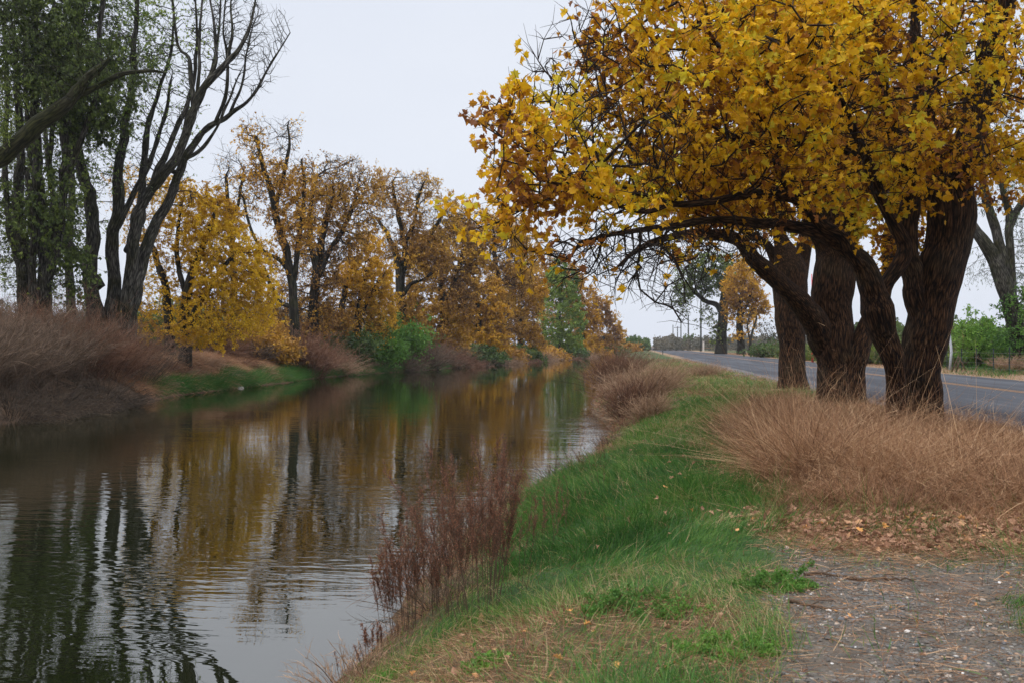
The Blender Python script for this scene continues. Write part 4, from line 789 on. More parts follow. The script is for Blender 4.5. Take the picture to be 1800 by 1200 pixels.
for k, (px, off, H, R, mt, lf_, lb) in enumerate([(285,8,3.4,3.2,M_BRUSH,M_OLIVE,'dim understory shrub behind the yellow tree trunks, left one'),(335,7.5,3.6,3.4,M_BRUSH,M_RUST,'brown-leaved understory shrub directly behind the yellow tree'),(385,7,3.6,3.4,M_BRUSH,M_GOLD,'golden understory shrub under the right half of the yellow tree'),(432,7,3.4,3.2,M_REDBR,M_RUST,'rusty understory shrub between the yellow tree and the crooked oak'),(560,6,3.4,3.4,M_BRUSH,M_RUST,'rusty understory shrub behind the fountain-shaped brush')]):
    x, y = bankpt(px, off); shrub('understory_shrub', lb, 'bush', (x, y), H, R, 200, 2200, mt, 400+k, 'understory shrubs on the far bank', .018, 1.0, lf_, 6500, .22, 'clump', sidel=.4)
# right bank bushes
GR_ = 'dry bushes by the water on the right bank'
for k, (px, D, H, R, lb, mt, ns_) in enumerate([(1078,50,2.1,1.3,'russet dry bush at the bend of the right bank, farthest along the water',M_REDBR,5200),(1098,60,1.6,1.6,'pinkish brown bush just behind the farthest russet one on the right bank',M_REDBR,3600),(1135,35,1.4,1.3,'wide brown dry bush with a pale fuzzy top on the right bank',M_TANBR,4200),(1112,31,1.25,.9,'deep russet bush hanging to the water in front of the wide brown one',M_REDBR,4200),(1165,37,.9,.8,'pale tan bush right of the wide brown one',M_TANBR,3000),(1092,41,.9,1.1,'low tan tussock bush above the pale rock',M_TANBR,2200),(1140,28,.8,.7,'small brownish bush uphill of the deep russet one',M_TANBR,1500),(1240,52,.8,1.1,'sandy tuft of dry stems beside the road apron',M_TANBR,1800)]):
    x, y = onbank(px, D); x = max(x, float(rw(np.array([y]))[0])+.35)
    shrub('dry_bush', lb, 'bush', (x, y), H, R, 300, ns_, mt, 170+k, GR_, .011, .8, vb=-.12 if mt is M_REDBR else -.02, bendz=-.15, sidel=.42, fuzz=.42)
# ragged fringe of dead weeds along the near waterline
fr_ = [('straw-brown',M_TANBR),('grey-brown',M_BRUSH),('russet',M_REDBR)]
spots_ = ['at the foot of the lowest seed weed','just behind the rust-red seed weeds','beside the thin brown seed weed','below the thin spindly seed weed','under the slender dark weed','midway up to the dark sprigs','next to the brown sprig','under the nearest dark sprig','under the middle dark sprig','under the farthest dark sprig','just before the deep russet bush','in the bank notch past the russet bush']
for k, yv in enumerate([6.9,8.6,9.8,11.0,12.3,13.8,15.4,17.2,19.2,21.5,24.0,26.8]):
    cn, mt = fr_[k%3]; xx = float(rw(np.array([yv]))[0])+.25+.2*(k%2)
    shrub('waterside_weed', cn+' tangle of dead weeds at the waterline, '+spots_[k], 'weed', (xx, yv), .34+.12*((k*7)%3), .42, 70, 650, mt, 360+k, 'tangled dead weeds along the near waterline', .005, 1.3, bendz=-.3, sidel=.5, fuzz=.5, vb=-.05)
# scrub behind the fence, right
GS = 'scrub bushes beyond the roadside fence'
for k, (px, D, H, R, lb, mt) in enumerate([(1540,92,2.6,3.4,'olive scrub bush seen between the middle and right trunks',M_OLIVE),(1600,84,2.3,3.2,'olive scrub bush hidden mostly by the right trunk',M_OLIVE),(1650,86,2.2,2.6,'tawny green scrub bush by the white pole',M_OLIVE),(1690,76,1.7,2.4,'low scrub bush behind the fence posts',M_OLIVE),(1745,72,1.5,2.4,'dark scrub bush left of the green thicket',M_DGREEN),(1640,95,3.2,3.5,'yellowish scrub bush behind the white pole',M_OLIVE),(1500,90,2.4,3.5,'scrub bush behind the middle trunk',M_OLIVE),(1450,110,2.2,4,'distant scrub bush right of the red pole',M_OLIVE),(1372,140,2.6,4.5,'distant scrub bush left of the back trunk',M_DGREEN),(1772,60,1.1,1.0,'small grey dead bush at the foot of the forked grey tree',M_BRUSH)]):
    x, y = onbank(px, D)
    shrub('scrub_bush', lb, 'bush', (x, y), H, R, 160, 2600, M_TANBR, 190+k, GS, .018, 1.0, mt, 0 if mt is M_BRUSH else 5200, .2+D*.001, 'oval' if D < 80 else 'clump', sidel=.4)
# ------------------------------------------------------------------ distant woods band (a mass far off)
rng = np.random.default_rng(5)
def woods(label, px0, px1, D0, D1, hmax, n, mat, seed, ls, hs=6):
    rng = np.random.default_rng(seed); px = px0+(px1-px0)*rng.random(n); D = D0+(D1-D0)*rng.random(n)
    hh = hmax*(.35+.9*fbm(px/hs, D/60., seed, 3)); z = hh*rng.random(n)**.8
    s = (px-900)/F; x = D*(-SA+s*CA); y = D*(CA+s*SA); P = np.stack([x, y, z], -1)
    v = np.clip(fbm(px/8, z/2., seed+1, 3)*.8+.35*rng.random(n)-.05, 0, 1)
    V, Fl, vr = leaves(rng, P, ls*(.6+.8*rng.random(n)), 'clump', .2, .3, v)
    tag(mesh_obj('distant_woods', V, [Fl], mat, attrs={'var': vr}, smooth=False), label, 'woods', kind='stuff')
woods('grey hazy line of woods behind the road on the skyline', 1150, 1480, 320, 620, 5.2, 34000, M_GREYVEG, 71, .9)
woods('low dark woods closing the far end of the canal', 1000, 1140, 330, 430, 4.2, 16000, M_DGREEN, 72, 1.1)
woods('grey-brown woods beyond the fields on the far left', -60, 620, 190, 330, 11, 42000, M_GREYVEG, 73, 1.0, 30)
woods('olive hedge line behind the fence on the right', 1440, 1900, 150, 210, 6.0, 26000, M_OLIVE, 74, .8, 25)
# ------------------------------------------------------------------ ground cover on the right bank
def hit(px, py, D0=3.5, D1=400):
    """first point of the ground along the view ray through a pixel (used to read positions off the photograph)"""
    D = D0*np.exp(np.linspace(0, math.log(D1/D0), 1500)); s = (px-900)/F
    x = D*(-SA+s*CA); y = D*(CA+s*SA); z = EYE+(HOR-py)/F*D; k = np.argmax(z <= height(x, y))
    return np.array([x[k], y[k], float(height(x[k:k+1], y[k:k+1])[0])])
def scatter(rng, n, y0, y1, x0f, x1f, pw=1.3):
    u = rng.random(n); a = 1-pw; y = (y0**a+u*(y1**a-y0**a))**(1/a); lo, hi = x0f(y), x1f(y)
    return lo+(hi-lo)*rng.random(n), y
rng = np.random.default_rng(81)
x, y = scatter(rng, 420000, 3.2, 95, lambda y: rw(y)+.12, lambda y: np.full_like(y, 6.6), 1.25)
z_ = zones(x, y); keep = rng.random(len(x)) < np.clip((1-z_['dry']*.93)*(1-z_['gravel']*.985)*(1-z_['litter']*.90)*(1-z_['shoulder']*.8)*(.45+.55*sstep(.30,.46,fbm(x*2.2, y*2.2, 87, 3))), 0, 1)
x, y = x[keep], y[keep]; n = len(x); sc = np.clip(y/10, .75, 5.)**.75
cl = fbm(x*1.3, y*1.3, 82, 3); cl2 = vnoise(x*5, y*5, 84)
L = (.06+.25*np.clip((cl-.3)*1.9,0,1)**1.3+.09*cl2)*(.4+.9*rng.random(n))*np.clip(1.15-y/120,.6,1.2)
L *= np.where(y < 8.5, .62, 1.0)*np.clip(.5+(x-rw(y))*.5,.5,1)
B = np.stack([x, y, height(x, y)-.01], -1)
wa = fbm(x*.6, y*.6, 86, 2)*8; d = nrm(np.stack([np.cos(wa)*.3, np.sin(wa)*.3, np.ones(n)], -1)+rng.normal(size=(n,3))*.33)
bd = rng.normal(size=(n,3))*.3+np.stack([np.cos(wa), np.sin(wa), wa*0], -1)*.28; bd[:,2] -= .28
var = np.clip(-.02+.75*fbm(x*1.1, y*1.1, 83, 3)+.25*cl2+.5*(rng.random(n)-.5)+np.where(rng.random(n) < .05, .6, 0)+np.where(y<8.5,.20*vnoise(x*1.7,y*1.7,88)+.10,0)+np.where((y>20),.10,0)+np.clip(y/200,0,.2), 0, 1)
V, Fq, vv, _ = ribbons(rng, B, d, L, .0058*sc*(.6+.8*rng.random(n)), bd, 3, var, .85)
tag(mesh_obj('grass', V, [Fq], M_GRASS, attrs={'var': vv}, smooth=False), 'fresh green grass carpeting the right bank between water and dry grass', 'grass', kind='stuff')
# tall dry grass mound round the trunks: stems fan out of tussocks
rng = np.random.default_rng(91)
cx, cy = scatter(rng, 1050, 9.2, 36, lambda y: np.full_like(y, .6), lambda y: np.full_like(y, 7.3), .9)
z_ = zones(cx, cy); kp = rng.random(len(cx)) < z_['tall']*(1-z_['gravel']*.9)*np.where(cx > 5.2, .6, 1)*np.where(cy > 21, .6, 1); cx, cy = cx[kp], cy[kp]; nc = len(cx)
ch = 1.2*(.30+.95*np.clip((fbm(cx*.6, cy*.6, 92, 3)-.3)*1.6, 0, 1))*np.interp(cy, [8.8,10,12,16,19,22,27,34], [.30,.60,.95,1.05,.9,.55,.45,.35])*np.interp(cx, [.8,1.4,2.4,4,5.2,6.2,7], [.6,.9,1.05,.95,.65,.30,.12])*(.7+.5*rng.random(nc))
lean_ = rng.normal(size=(nc,2))*.32; cv = rng.random(nc); n = 215000; ci = rng.integers(0, nc, n)
a_ = rng.random(n)*6.283; rr = .26*np.sqrt(rng.random(n)); x = cx[ci]+rr*np.cos(a_); y = cy[ci]+rr*np.sin(a_); mh = ch[ci]
L = .95*mh*(.35+.85*rng.random(n)); B = np.stack([x, y, height(x, y)-.02], -1)
d = nrm(np.stack([np.cos(a_)*rr*2.1+lean_[ci,0], np.sin(a_)*rr*2.1+lean_[ci,1], np.ones(n)*.95], -1)+rng.normal(size=(n,3))*.34)
bd = rng.normal(size=(n,3))*.40+np.stack([np.cos(a_)*.35+lean_[ci,0]*.5, np.sin(a_)*.35+lean_[ci,1]*.5, a_*0-.38], -1)
var = np.clip(-.12+.38*cv[ci]+.42*fbm(x*.9, y*.9, 94, 3)+.85*(rng.random(n)-.42)+.15*mh, 0, 1)
V, Fq, vv, C = ribbons(rng, B, d, L, np.where(rng.random(n)<.04,.008,.0038)*(.7+y/26), bd, 4, var, .8)
pr = [(V, Fq, vv)]
k = rng.integers(0, n, 150000); s = rng.integers(2, 5, len(k)); P2 = C[k, s]; d2 = nrm(d[k]*.5+rng.normal(size=(len(k),3))*.9)
V, Fq, vv, _ = ribbons(rng, P2, d2, .05+.16*rng.random(len(k)), np.full(len(k), .0030)*(.7+y[k]/26), rng.normal(size=(len(k),3))*.4, 2, np.clip(var[k]+.12, 0, 1), .8); pr.append((V, Fq, vv))
k = rng.integers(0, n, 300); dl = nrm(d[k]*.6+rng.normal(size=(300,3))*np.array([.8,.8,.25])+np.array([0,0,.35]))
V, Fq, vv, _ = ribbons(rng, B[k], dl, .6+.6*rng.random(300), np.full(300, .006), rng.normal(size=(300,3))*.25+np.array([0,0,-.35]), 6, .75+.25*rng.random(300), .6); pr.append((V, Fq, vv))
V, Fl, vv = join(pr)
tag(mesh_obj('dry_grass', V, Fl, M_DRY, attrs={'var': vv}, smooth=False), 'tall tangled dry straw-brown grass heaped around the trunks on the right', 'dry grass', kind='stuff')
# short dry grass: slope edge, low corner, patches, roadside verge
rng = np.random.default_rng(95)
x, y = scatter(rng, 230000, 3.2, 120, lambda y: rw(y)+.05, lambda y: np.full_like(y, 6.6), 1.2)
z_ = zones(x, y); keep = rng.random(len(x)) < np.clip(z_['dry']*(1-z_['tall'])*(1-z_['gravel']*.97)+z_['litter']*.25+.10+.25*sstep(.5,.62,fbm(x*1.4, y*1.4, 89, 3)), 0, 1)
x, y = x[keep], y[keep]
x2 = rng.uniform(18.2, 26, 30000); y2 = 20+200*rng.random(30000)**1.5; x = np.concatenate([x, x2]); y = np.concatenate([y, y2]); n = len(x)
sc = np.clip(y/9, .7, 7.)**.8
L = (.05+.16*fbm(x*1.5, y*1.5, 96, 2))*(.4+1.0*rng.random(n))*np.clip(.8+y/60, 1, 1.6)
B = np.stack([x, y, height(x, y)-.01], -1); d = nrm(rng.normal(size=(n,3))*.75+np.array([0,0,.75])); d[:,2] = abs(d[:,2]); bd = rng.normal(size=(n,3))*.4; bd[:,2] -= .35
var = np.clip(.0+.6*fbm(x*1.7, y*1.7, 97, 3)+.55*(rng.random(n)-.4)+np.clip((x-15)*.02,0,.15), 0, 1)
V, Fq, vv, _ = ribbons(rng, B, d, L, .0035*sc, bd, 3, var, .8)
tag(mesh_obj('dry_grass', V, [Fq], M_DRY, attrs={'var': vv}, smooth=False), 'short matted brown grass along the water edge and the road verges', 'dry grass', kind='stuff')
# left bank slope: drooping tan grass above, green grass at the water
rng = np.random.default_rng(98); n = 110000
y = 44+75*rng.random(n)**1.2; tl = .5+4.2*rng.random(n)**.8; x = lw(y)-tl
B = np.stack([x, y, height(x, y)-.02], -1); d = nrm(rng.normal(size=(n,3))*.5+np.array([.75,-.15,.75])); bd = rng.normal(size=(n,3))*.25+np.array([.35,0,-.75])
var = np.clip(.1+.8*fbm(x*1.2, y*.7, 99, 3)+.4*(rng.random(n)-.5), 0, 1)
V, Fq, vv, _ = ribbons(rng, B, d, (.25+.5*rng.random(n))*(.6+.9*vnoise(x*1.3,y*.8,4)), np.full(n, .022), bd, 3, var, .8)
tag(mesh_obj('dry_grass', V, [Fq], M_DRY, attrs={'var': vv}, smooth=False), 'drooping tan grass on the far bank slope below the yellow tree', 'dry grass', kind='stuff')
n = 70000; y = 46+74*rng.random(n); tl = .2+1.5*rng.random(n); x = lw(y)-tl
g_ = np.maximum(sstep(47,50,y)*(1-sstep(63,65,y)), np.maximum(sstep(66.5,69,y)*(1-sstep(75,77,y)), .4+.3*sstep(81,83,y)*(1-sstep(99,104,y))))*(1-sstep(.7,1.5,tl+(fbm(y*.4,y*0,3,2)-.5)*1.4))
kp = rng.random(n) < g_; x, y = x[kp], y[kp]; n = len(x)
B = np.stack([x, y, height(x, y)-.02], -1); d = nrm(rng.normal(size=(n,3))*.3+np.array([.45,0,1.])); bd = rng.normal(size=(n,3))*.2+np.array([.35,0,-.3])
V, Fq, vv, _ = ribbons(rng, B, d, .35+.5*rng.random(n), np.full(n, .02), bd, 3, np.clip(.25+.45*rng.random(n), 0, 1), .8)
tag(mesh_obj('grass', V, [Fq], M_GRASS, attrs={'var': vv}, smooth=False), 'vivid green grass at the waterline of the far bank', 'grass', kind='stuff')
# green verge along the fence and roadside
n = 30000; x = rng.uniform(18.4, 30, n); y = 25+110*rng.random(n); kp = rng.random(n) < sstep(.42,.6,fbm(x*.35, y*.12, 7, 3)); x, y = x[kp], y[kp]; n = len(x)
B = np.stack([x, y, height(x, y)-.02], -1); V, Fq, vv, _ = ribbons(rng, B, nrm(rng.normal(size=(n,3))*.4+np.array([0,0,1])), .15+.35*rng.random(n), np.full(n, .02), rng.normal(size=(n,3))*.3, 2, .2+.5*rng.random(n), .8)
tag(mesh_obj('grass', V, [Fq], M_GRASS, attrs={'var': vv}, smooth=False), 'green weeds and grass along the fence beyond the road', 'grass', kind='stuff')
# ------------------------------------------------------------------ litter, pebbles, sticks
rng = np.random.default_rng(101)
def litter(n, y0, y1, x0, x1, wfun):
    x = rng.uniform(x0, x1, n*4); y = rng.uniform(y0, y1, n*4); k = rng.random(n*4) < wfun(x, y); return x[k][:n], y[k][:n]
cx = rng.uniform(1.1, 5, 60); cy = rng.uniform(8.0, 9.9, 60)
q = rng.integers(0, 60, 2600); x1_ = cx[q]+rng.normal(size=2600)*.16; y1_ = cy[q]+rng.normal(size=2600)*.12
x2_, y2_ = litter(600, 7.6, 10.2, .7, 5.5, lambda x, y: zones(x, y)['litter']); x3_, y3_ = litter(420, 3.5, 8, .3, 4.5, lambda x, y: zones(x, y)['gravel']); x4_, y4_ = litter(160, 3.6, 7.5, -1.3, .6, lambda x, y: .2+.8*zones(x, y)['low'])
x5_, y5_ = litter(70, 8, 20, -.6, 2.2, lambda x, y: np.ones_like(x))
x = np.concatenate([x1_,x2_,x3_,x4_,x5_]); y = np.concatenate([y1_,y2_,y3_,y4_,y5_]); n = len(x)
sz = np.concatenate([.035+.05*rng.random(len(x1_)), .03+.04*rng.random(len(x2_)), .012+.022*rng.random(len(x3_)), .02+.035*rng.random(len(x4_)), .035+.03*rng.random(len(x5_))])
P = np.stack([x, y, height(x, y)+.012+.03*rng.random(n)*(sz>.04)+np.where(np.arange(n)>=n-len(x5_),.09,0)], -1); d = rng.normal(size=(n,3)); d[:,2] *= .18
V, Fl, vv = leaves(rng, P, sz, 'lobed', 0, 2.2, np.clip(.25+.65*rng.random(n)+np.where(np.arange(n)>=len(x1_)+len(x2_),.1,0)+np.where(rng.random(n)<.06,.4,0),0,1), d*1.5)
tag(mesh_obj('leaf_litter', V, [Fl], M_LITTER, attrs={'var': vv}, smooth=False), 'fallen brown leaves scattered in front of the tall dry grass', 'fallen leaves', kind='stuff')
x, y = litter(30000, 3.4, 10.3, -.2, 5.5, lambda x, y: np.clip(zones(x, y)['litter']+.12*zones(x, y)['gravel'], 0, 1)); n = len(x)
xb, yb = litter(3500, 3.4, 7.5, -1.6, .8, lambda x, y: zones(x, y)['low']); x = np.concatenate([x, xb]); y = np.concatenate([y, yb]); n = len(x)
d = rng.normal(size=(n,3)); d[:,2] = .12*abs(d[:,2]); d[:,1] *= .6; V, Fq, vv, _ = ribbons(rng, np.stack([x, y, height(x, y)+.006+.012*rng.random(n)], -1), nrm(d), .04+.16*rng.random(n)**2, .002+.002*rng.random(n), rng.normal(size=(n,3))*np.array([.2,.2,.02]), 2, np.clip(.1+.8*rng.random(n), 0, 1), .5)
tag(mesh_obj('straw_litter', V, [Fq], M_DRY, attrs={'var': vv}, smooth=False), 'broken straw and bark bits matted on the dirt in front of the dry grass', 'litter', kind='stuff')
ICO = []; g_r = (1+5**.5)/2
for a_ in (-1, 1):
    for b_ in (-g_r, g_r): ICO += [(0,a_,b_),(a_,b_,0),(b_,0,a_)]
ICO = np.array(ICO)/np.linalg.norm(ICO[0])
def hull_faces(P):
    Fh = []
    for i in range(12):
        for j in range(12):
            for k in range(12):
                if len({i,j,k}) < 3 or i != min(i,j,k): continue
                nn = np.cross(P[j]-P[i], P[k]-P[i])
                if (nn@P[i] > 1e-6) and all((P[l]-P[i])@nn < 1e-6 for l in range(12)): Fh.append((i,j,k))
    return np.array(Fh)
ICO_F = hull_faces(ICO)
m, ns, ls = new_mat('pebble'); a = N(ns, 'ShaderNodeAttribute', attribute_name='var')
r = ramp(ns, [(0,(.06,.05,.04)),(.4,(.105,.092,.078)),(.7,(.15,.133,.11)),(.84,(.115,.118,.125)),(.92,(.30,.18,.10)),(.985,(.40,.36,.31)),(1,(.62,.59,.55))]); ls.new(a.outputs['Fac'], r.inputs[0])
p = N(ns, 'ShaderNodeBsdfPrincipled', Roughness=.75); ls.new(r.outputs[0], p.inputs['Base Color']); out(ns, ls, p.outputs[0]); M_PEB = m
x, y = litter(15000, 3.5, 8.8, -.2, 5, lambda x, y: np.clip(zones(x, y)['gravel'], 0, 1)*(.35+.65*sstep(.4,.55,fbm(x*1.2, y*1.2, 33, 3)))); n = len(x)
sz = .003+.011*rng.random(n)**6+.0035*rng.random(n)
V = ICO[None]*(1+.25*rng.normal(size=(n,12,1)).clip(-1,1))*np.stack([sz*(.8+.6*rng.random(n)), sz*(.8+.6*rng.random(n)), sz*.6], -1)[:,None]+np.stack([x, y, height(x, y)+sz*.25], -1)[:,None]
tag(mesh_obj('gravel', V.reshape(-1,3), [((np.arange(n)*12)[:,None,None]+ICO_F[None]).reshape(-1,3)], M_PEB, attrs={'var': np.repeat(rng.random(n), 12)}, smooth=False), 'grey gravel and small pale stones at the bottom right', 'gravel', kind='stuff')
for pts, lb in (([(1412,1012),(1440,1010),(1462,1013),(1486,1014)], 'short dark fallen stick lying on gravel, left of the longer one'), ([(1484,1017),(1520,1021),(1565,1020),(1610,1022)], 'long thin dark fallen stick lying on the gravel'), ([(1385,1058),(1430,1068),(1462,1072)], 'buried brown stick nearest the camera on the gravel')):
    Q = [hit(*q) for q in pts]; Q = [q+np.array([0,0,.014]) for q in Q]; S = polyspline(Q, .03); S = S+rng.normal(size=S.shape)*.004
    mb = MB(); mb.tube(S, np.linspace(.013,.005,len(S)), 7); kk = len(S)//2
    mb.tube(np.array([S[kk], S[kk]+[.07,.05,.02], S[kk]+[.15,.07,.012]]), [.006,.004,.002], 5)
    o = mb.build('fallen_stick', M_STRAW, loc=S[0]); tag(o, lb, 'stick')
def rock(name, label, p, s, mat, seed):
    rg = np.random.default_rng(seed); V = []; Fa = []; n0_ = 0
    base = ICO; U = []
    # subdivided icosahedron
    vs_ = [tuple(v) for v in base]; fs = [tuple(f) for f in ICO_F]
    for _ in range(2):
        nf = []; cache = {}
        def mid(a, b):
            k = (min(a,b), max(a,b))
            if k not in cache: v = np.array(vs_[a])+np.array(vs_[b]); vs_.append(tuple(v/np.linalg.norm(v))); cache[k] = len(vs_)-1
            return cache[k]
        for a, b, c in fs: ab, bc, ca = mid(a,b), mid(b,c), mid(c,a); nf += [(a,ab,ca),(b,bc,ab),(c,ca,bc),(ab,bc,ca)]
        fs = nf
    V = np.array(vs_); V = V*(1+.45*(fbm(V[:,0]*2.2+V[:,2]*1.7+seed, V[:,1]*2.2+seed, seed, 3)-.5))[:,None]*np.array(s)+p
    return tag(mesh_obj(name, V, [np.array(fs)], mat, loc=p, smooth=False), label, 'rock')
M_PALE = plain_mat('pale_stone', (.55,.5,.46), .8, 0, .3, .25, 20)
q = hit(1094,704); rock('rock', 'pale rock lodged on the right bank among dry bushes', q+[0,0,.08], (.20,.22,.16), M_PALE, 3)
q = hit(1078,712); rock('rock', 'small pale rock at the waterline left of the larger pale one', q+[0,0,.02], (.09,.1,.07), M_PALE, 4)
for k, (px, D, s_, lb) in enumerate([(435,61,.2,'small pale stone at the far waterline among green grass')]):
    y_ = D*CA*.97; x_ = float(lw(np.array([y_]))[0]); pp = at(px, 0, D); y_ = pp[1]; x_ = float(lw(np.array([y_]))[0])-.05
    rock('rock', lb, np.array([x_, y_, -.97]), (s_, s_, s_*.4), M_PALE, 10+k)
# ------------------------------------------------------------------ dried weeds at the water edge
def weed(label, px, py, top, nst, spread, seed, thick=1.0, leanx=0., dense=1.0, name='dried_weed', group='dried seed weeds at the near water edge', seeds=True):
    rg = np.random.default_rng(seed); b = hit(px, py); D = (b[0]*-SA+b[1]*CA); H = (py-top)/F*D
    a = rg.random(nst)*6.283; rr = spread*np.sqrt(rg.random(nst)); x = b[0]+rr*np.cos(a); y = b[1]+rr*np.sin(a); B = np.stack([x, y, height(x, y)-.02], -1)
    d = nrm(np.stack([np.cos(a)*rr/spread*.20+leanx, np.sin(a)*rr/spread*.15, np.ones(nst)], -1)+rg.normal(size=(nst,3))*.06); L = H*(.75+.32*rg.random(nst)); bd = rg.normal(size=(nst,3))*.07
    t = np.linspace(0, 1, 7); C = B[:,None]+d[:,None]*(L[:,None]*t)[...,None]+bd[:,None]*(t**2)[None,:,None]*L[:,None,None]
    rad = .0028*thick*(1-.7*t)
    P0 = C[:,:-1].reshape(-1,3); P1 = C[:,1:].reshape(-1,3); st = segs(P0, P1, np.tile(rad[:-1], nst), np.tile(rad[1:], nst), 5)
    ns_ = int(nst*34*dense); k = rg.integers(0, nst, ns_); tt = .38+.6*rg.random(ns_); s0 = B[k]+d[k]*(L[k]*tt)[:,None]+bd[k]*(tt**2*L[k])[:,None]
    d2 = nrm(d[k]*1.2+rg.normal(size=(ns_,3))*.5*np.array([1,1,.4])); L2 = H*.22*(.4+rg.random(ns_))*(1.3-tt); s1 = s0+d2*L2[:,None]
    sb = segs(s0, s1, np.full(ns_, .0018), np.full(ns_, .0009), 3)
    root = thing(name, label, 'weed', b, group)
    V = np.concatenate([st[0], sb[0]]); Fq = np.concatenate([st[1], sb[1]+len(st[0])])
    tag(mesh_obj('stems', V, [Fq], M_STRAW, root, None, True, b), kind='stuff')
    if seeds:
        m_ = int(ns_*34*dense); k = rg.integers(0, ns_, m_); u = rg.random(m_); Pp = s0[k]+(s1-s0)[k]*u[:,None]+rg.normal(size=(m_,3))*.0045
        m2 = int(nst*70*dense); k2 = rg.integers(0, nst, m2); tt2 = .5+.5*rg.random(m2); Pq = B[k2]+d[k2]*(L[k2]*tt2)[:,None]+bd[k2]*(tt2**2*L[k2])[:,None]+rg.normal(size=(m2,3))*.006
        Pp = np.concatenate([Pp, Pq]); V, Fl, vv = leaves(rg, Pp, .0085*(.7+.8*rg.random(len(Pp))), 'oval', .2, .3, np.clip(rg.random(len(Pp))*.8+.1, 0, 1))
        tag(mesh_obj('seed_heads', V, [Fl], M_DOCK, root, {'var': vv}, False, b), kind='stuff')
    return root
for k, a_ in enumerate([('tallest rust-red seed weed clump standing at the near water edge',840,1085,790,24,.15,1,0.,.85),('rust-red seed weed clump directly left of the tallest one',795,1080,845,11,.10,1,-.04,.8),('rust-red seed weed clump leaning right of the tallest one',868,1065,815,11,.09,1,.06,.8),
    ('lower rust-red seed weed clump over the water, left of the tall ones',718,1105,890,13,.11,1,-.05,.8),('open rust-red seed weed with curving stems at the far left of the group',690,1118,965,10,.12,.9,-.14,.8),('short rust-red seed weed between the lower and tall clumps',758,1080,950,6,.08,.9,0,.7),
    ('small sparse seed weed at the lower left water edge',655,1160,1085,5,.07,.8,-.1,.5),('thin brown seed weed right of the tall clumps',912,1040,872,6,.1,.9,.0,.5),('thin spindly seed weed farther up the bank edge',950,975,868,6,.12,.9,0,.4),('slender dark weed by the water above the spindly one',985,945,850,5,.15,.9,0,.3)]):
    lb, px, py, tp, nst, sp, th, ln_, dn = a_
    weed(lb, px, py, tp, nst, sp, 200+k, th, ln_, dn)
for k, (px, py, tp, nst, lb) in enumerate([(1030,872,815,5,'dark sprig leaning over the water, nearest of the upper three'),(1052,830,770,6,'dark sprig leaning over the water, middle of the upper three'),(1068,800,745,6,'dark sprig leaning over the water, farthest of the upper three'),(1005,905,860,5,'brown sprig between the slender weed and the dark sprigs'),(640,1180,1120,4,'tiny bare sprig at the bottom of the water edge')]):
    weed(lb, px, py, tp, nst, .22, 230+k, 1.1, -.25, .22, 'bare_sprig', 'bare sprigs along the water edge')
# leafy green plants on the grass
for k, (px, py, H, R, nl, ls_, lb) in enumerate([(1125,1068,.17,.36,6500,.024,'dark green leafy weed clump in the grass, largest one, left of the gravel'),(1350,1030,.17,.26,11000,.017,'feathery green weed spreading onto the gravel, upper one'),(1262,1140,.16,.24,11000,.016,'feathery green weed at the gravel edge near the picture bottom'),(1400,1030,.10,.14,4500,.014,'small feathery green weed just right of the upper one'),(860,1168,.10,.16,900,.035,'broad-leaved green seedling patch near the bottom centre'),(700,1185,.07,.14,700,.03,'broad-leaved green seedlings at the lower left bank'),(630,1155,.06,.10,360,.03,'green leafy sprig floating at the lower left water edge')]):
    q = hit(px, py); shrub('leafy_weed', lb, 'plant', (q[0], q[1]), H, R, 60 if k else 90, 420, M_LGREEN, 250+k, 'green leafy weeds on the right bank', .004, 1.4, M_LGREEN, nl, ls_, 'oval', vb=-.1, sidel=.4, bendz=-.3)
# ------------------------------------------------------------------ poles, fence, posts
M_POLE = plain_mat('weathered_pole', (.06,.065,.06), .85); M_RED = plain_mat('red_plastic', (.55,.035,.03), .5); M_WHITE = plain_mat('white_paint', (.5,.52,.56), .6, 0, .3, .06); M_POST = plain_mat('green_steel', (.018,.03,.026), .6); M_WIRE = plain_mat('wire', (.16,.16,.16), .5, .6); M_LAMP = plain_mat('grey_metal', (.22,.23,.24), .5, .5)
GP = 'utility poles along the far side of the road'
for px, D, top, arm, lamp, lb in [(1232,287,528,0,0,'nearest and tallest utility pole, left of the gnarled oak'),(1210,350,553,0,1,'utility pole carrying a street lamp on an arm'),(1197,405,560,1,0,'utility pole with a crossarm left of the lamp pole'),(1191,440,574,1,0,'shorter utility pole with a crossarm between two others'),(1183,490,571,0,0,'plain utility pole farthest down the road')]:
    p0 = at(px, 610.5, D); p0[2] = 0; H = EYE+(HOR-top)/F*D
    root = thing('utility_pole', lb, 'pole', p0, GP)
    mb = MB(); mb.tube([[0,0,-.3],[0,0,H*.5],[0,0,H]], [.28,.25,.2], 10); o = mb.build('pole', M_POLE, root, True)
    if arm: mb = MB(); mb.box((0,0,H-.5), (1.5,.1,.1), YAW); mb.build('crossarm', M_POLE, root)
    if arm:
        for s_ in (-1.2, -.4, .4, 1.2): mb = MB(); mb.tube([[s_,0,H-.4],[s_,0,H-.15]], .08, 6); mb.build('insulator', M_LAMP, root)
    if lamp:
        mb = MB(); mb.tube([[0,0,H-.5],[-.8,0,H-.15],[-2.0,0,H-.1]], .06, 6); mb.build('lamp_arm', M_LAMP, root)
        mb = MB(); V = mb.tube([[-1.9,0,H-.12],[-2.3,0,H-.2],[-2.9,0,H-.3]], [.16,.3,.12], 8); mb.build('lamp_head', M_LAMP, root)
        mb = MB(); mb.box((.3,0,H*.72), (.55,.06,.06)); mb.build('bracket', M_POLE, root)
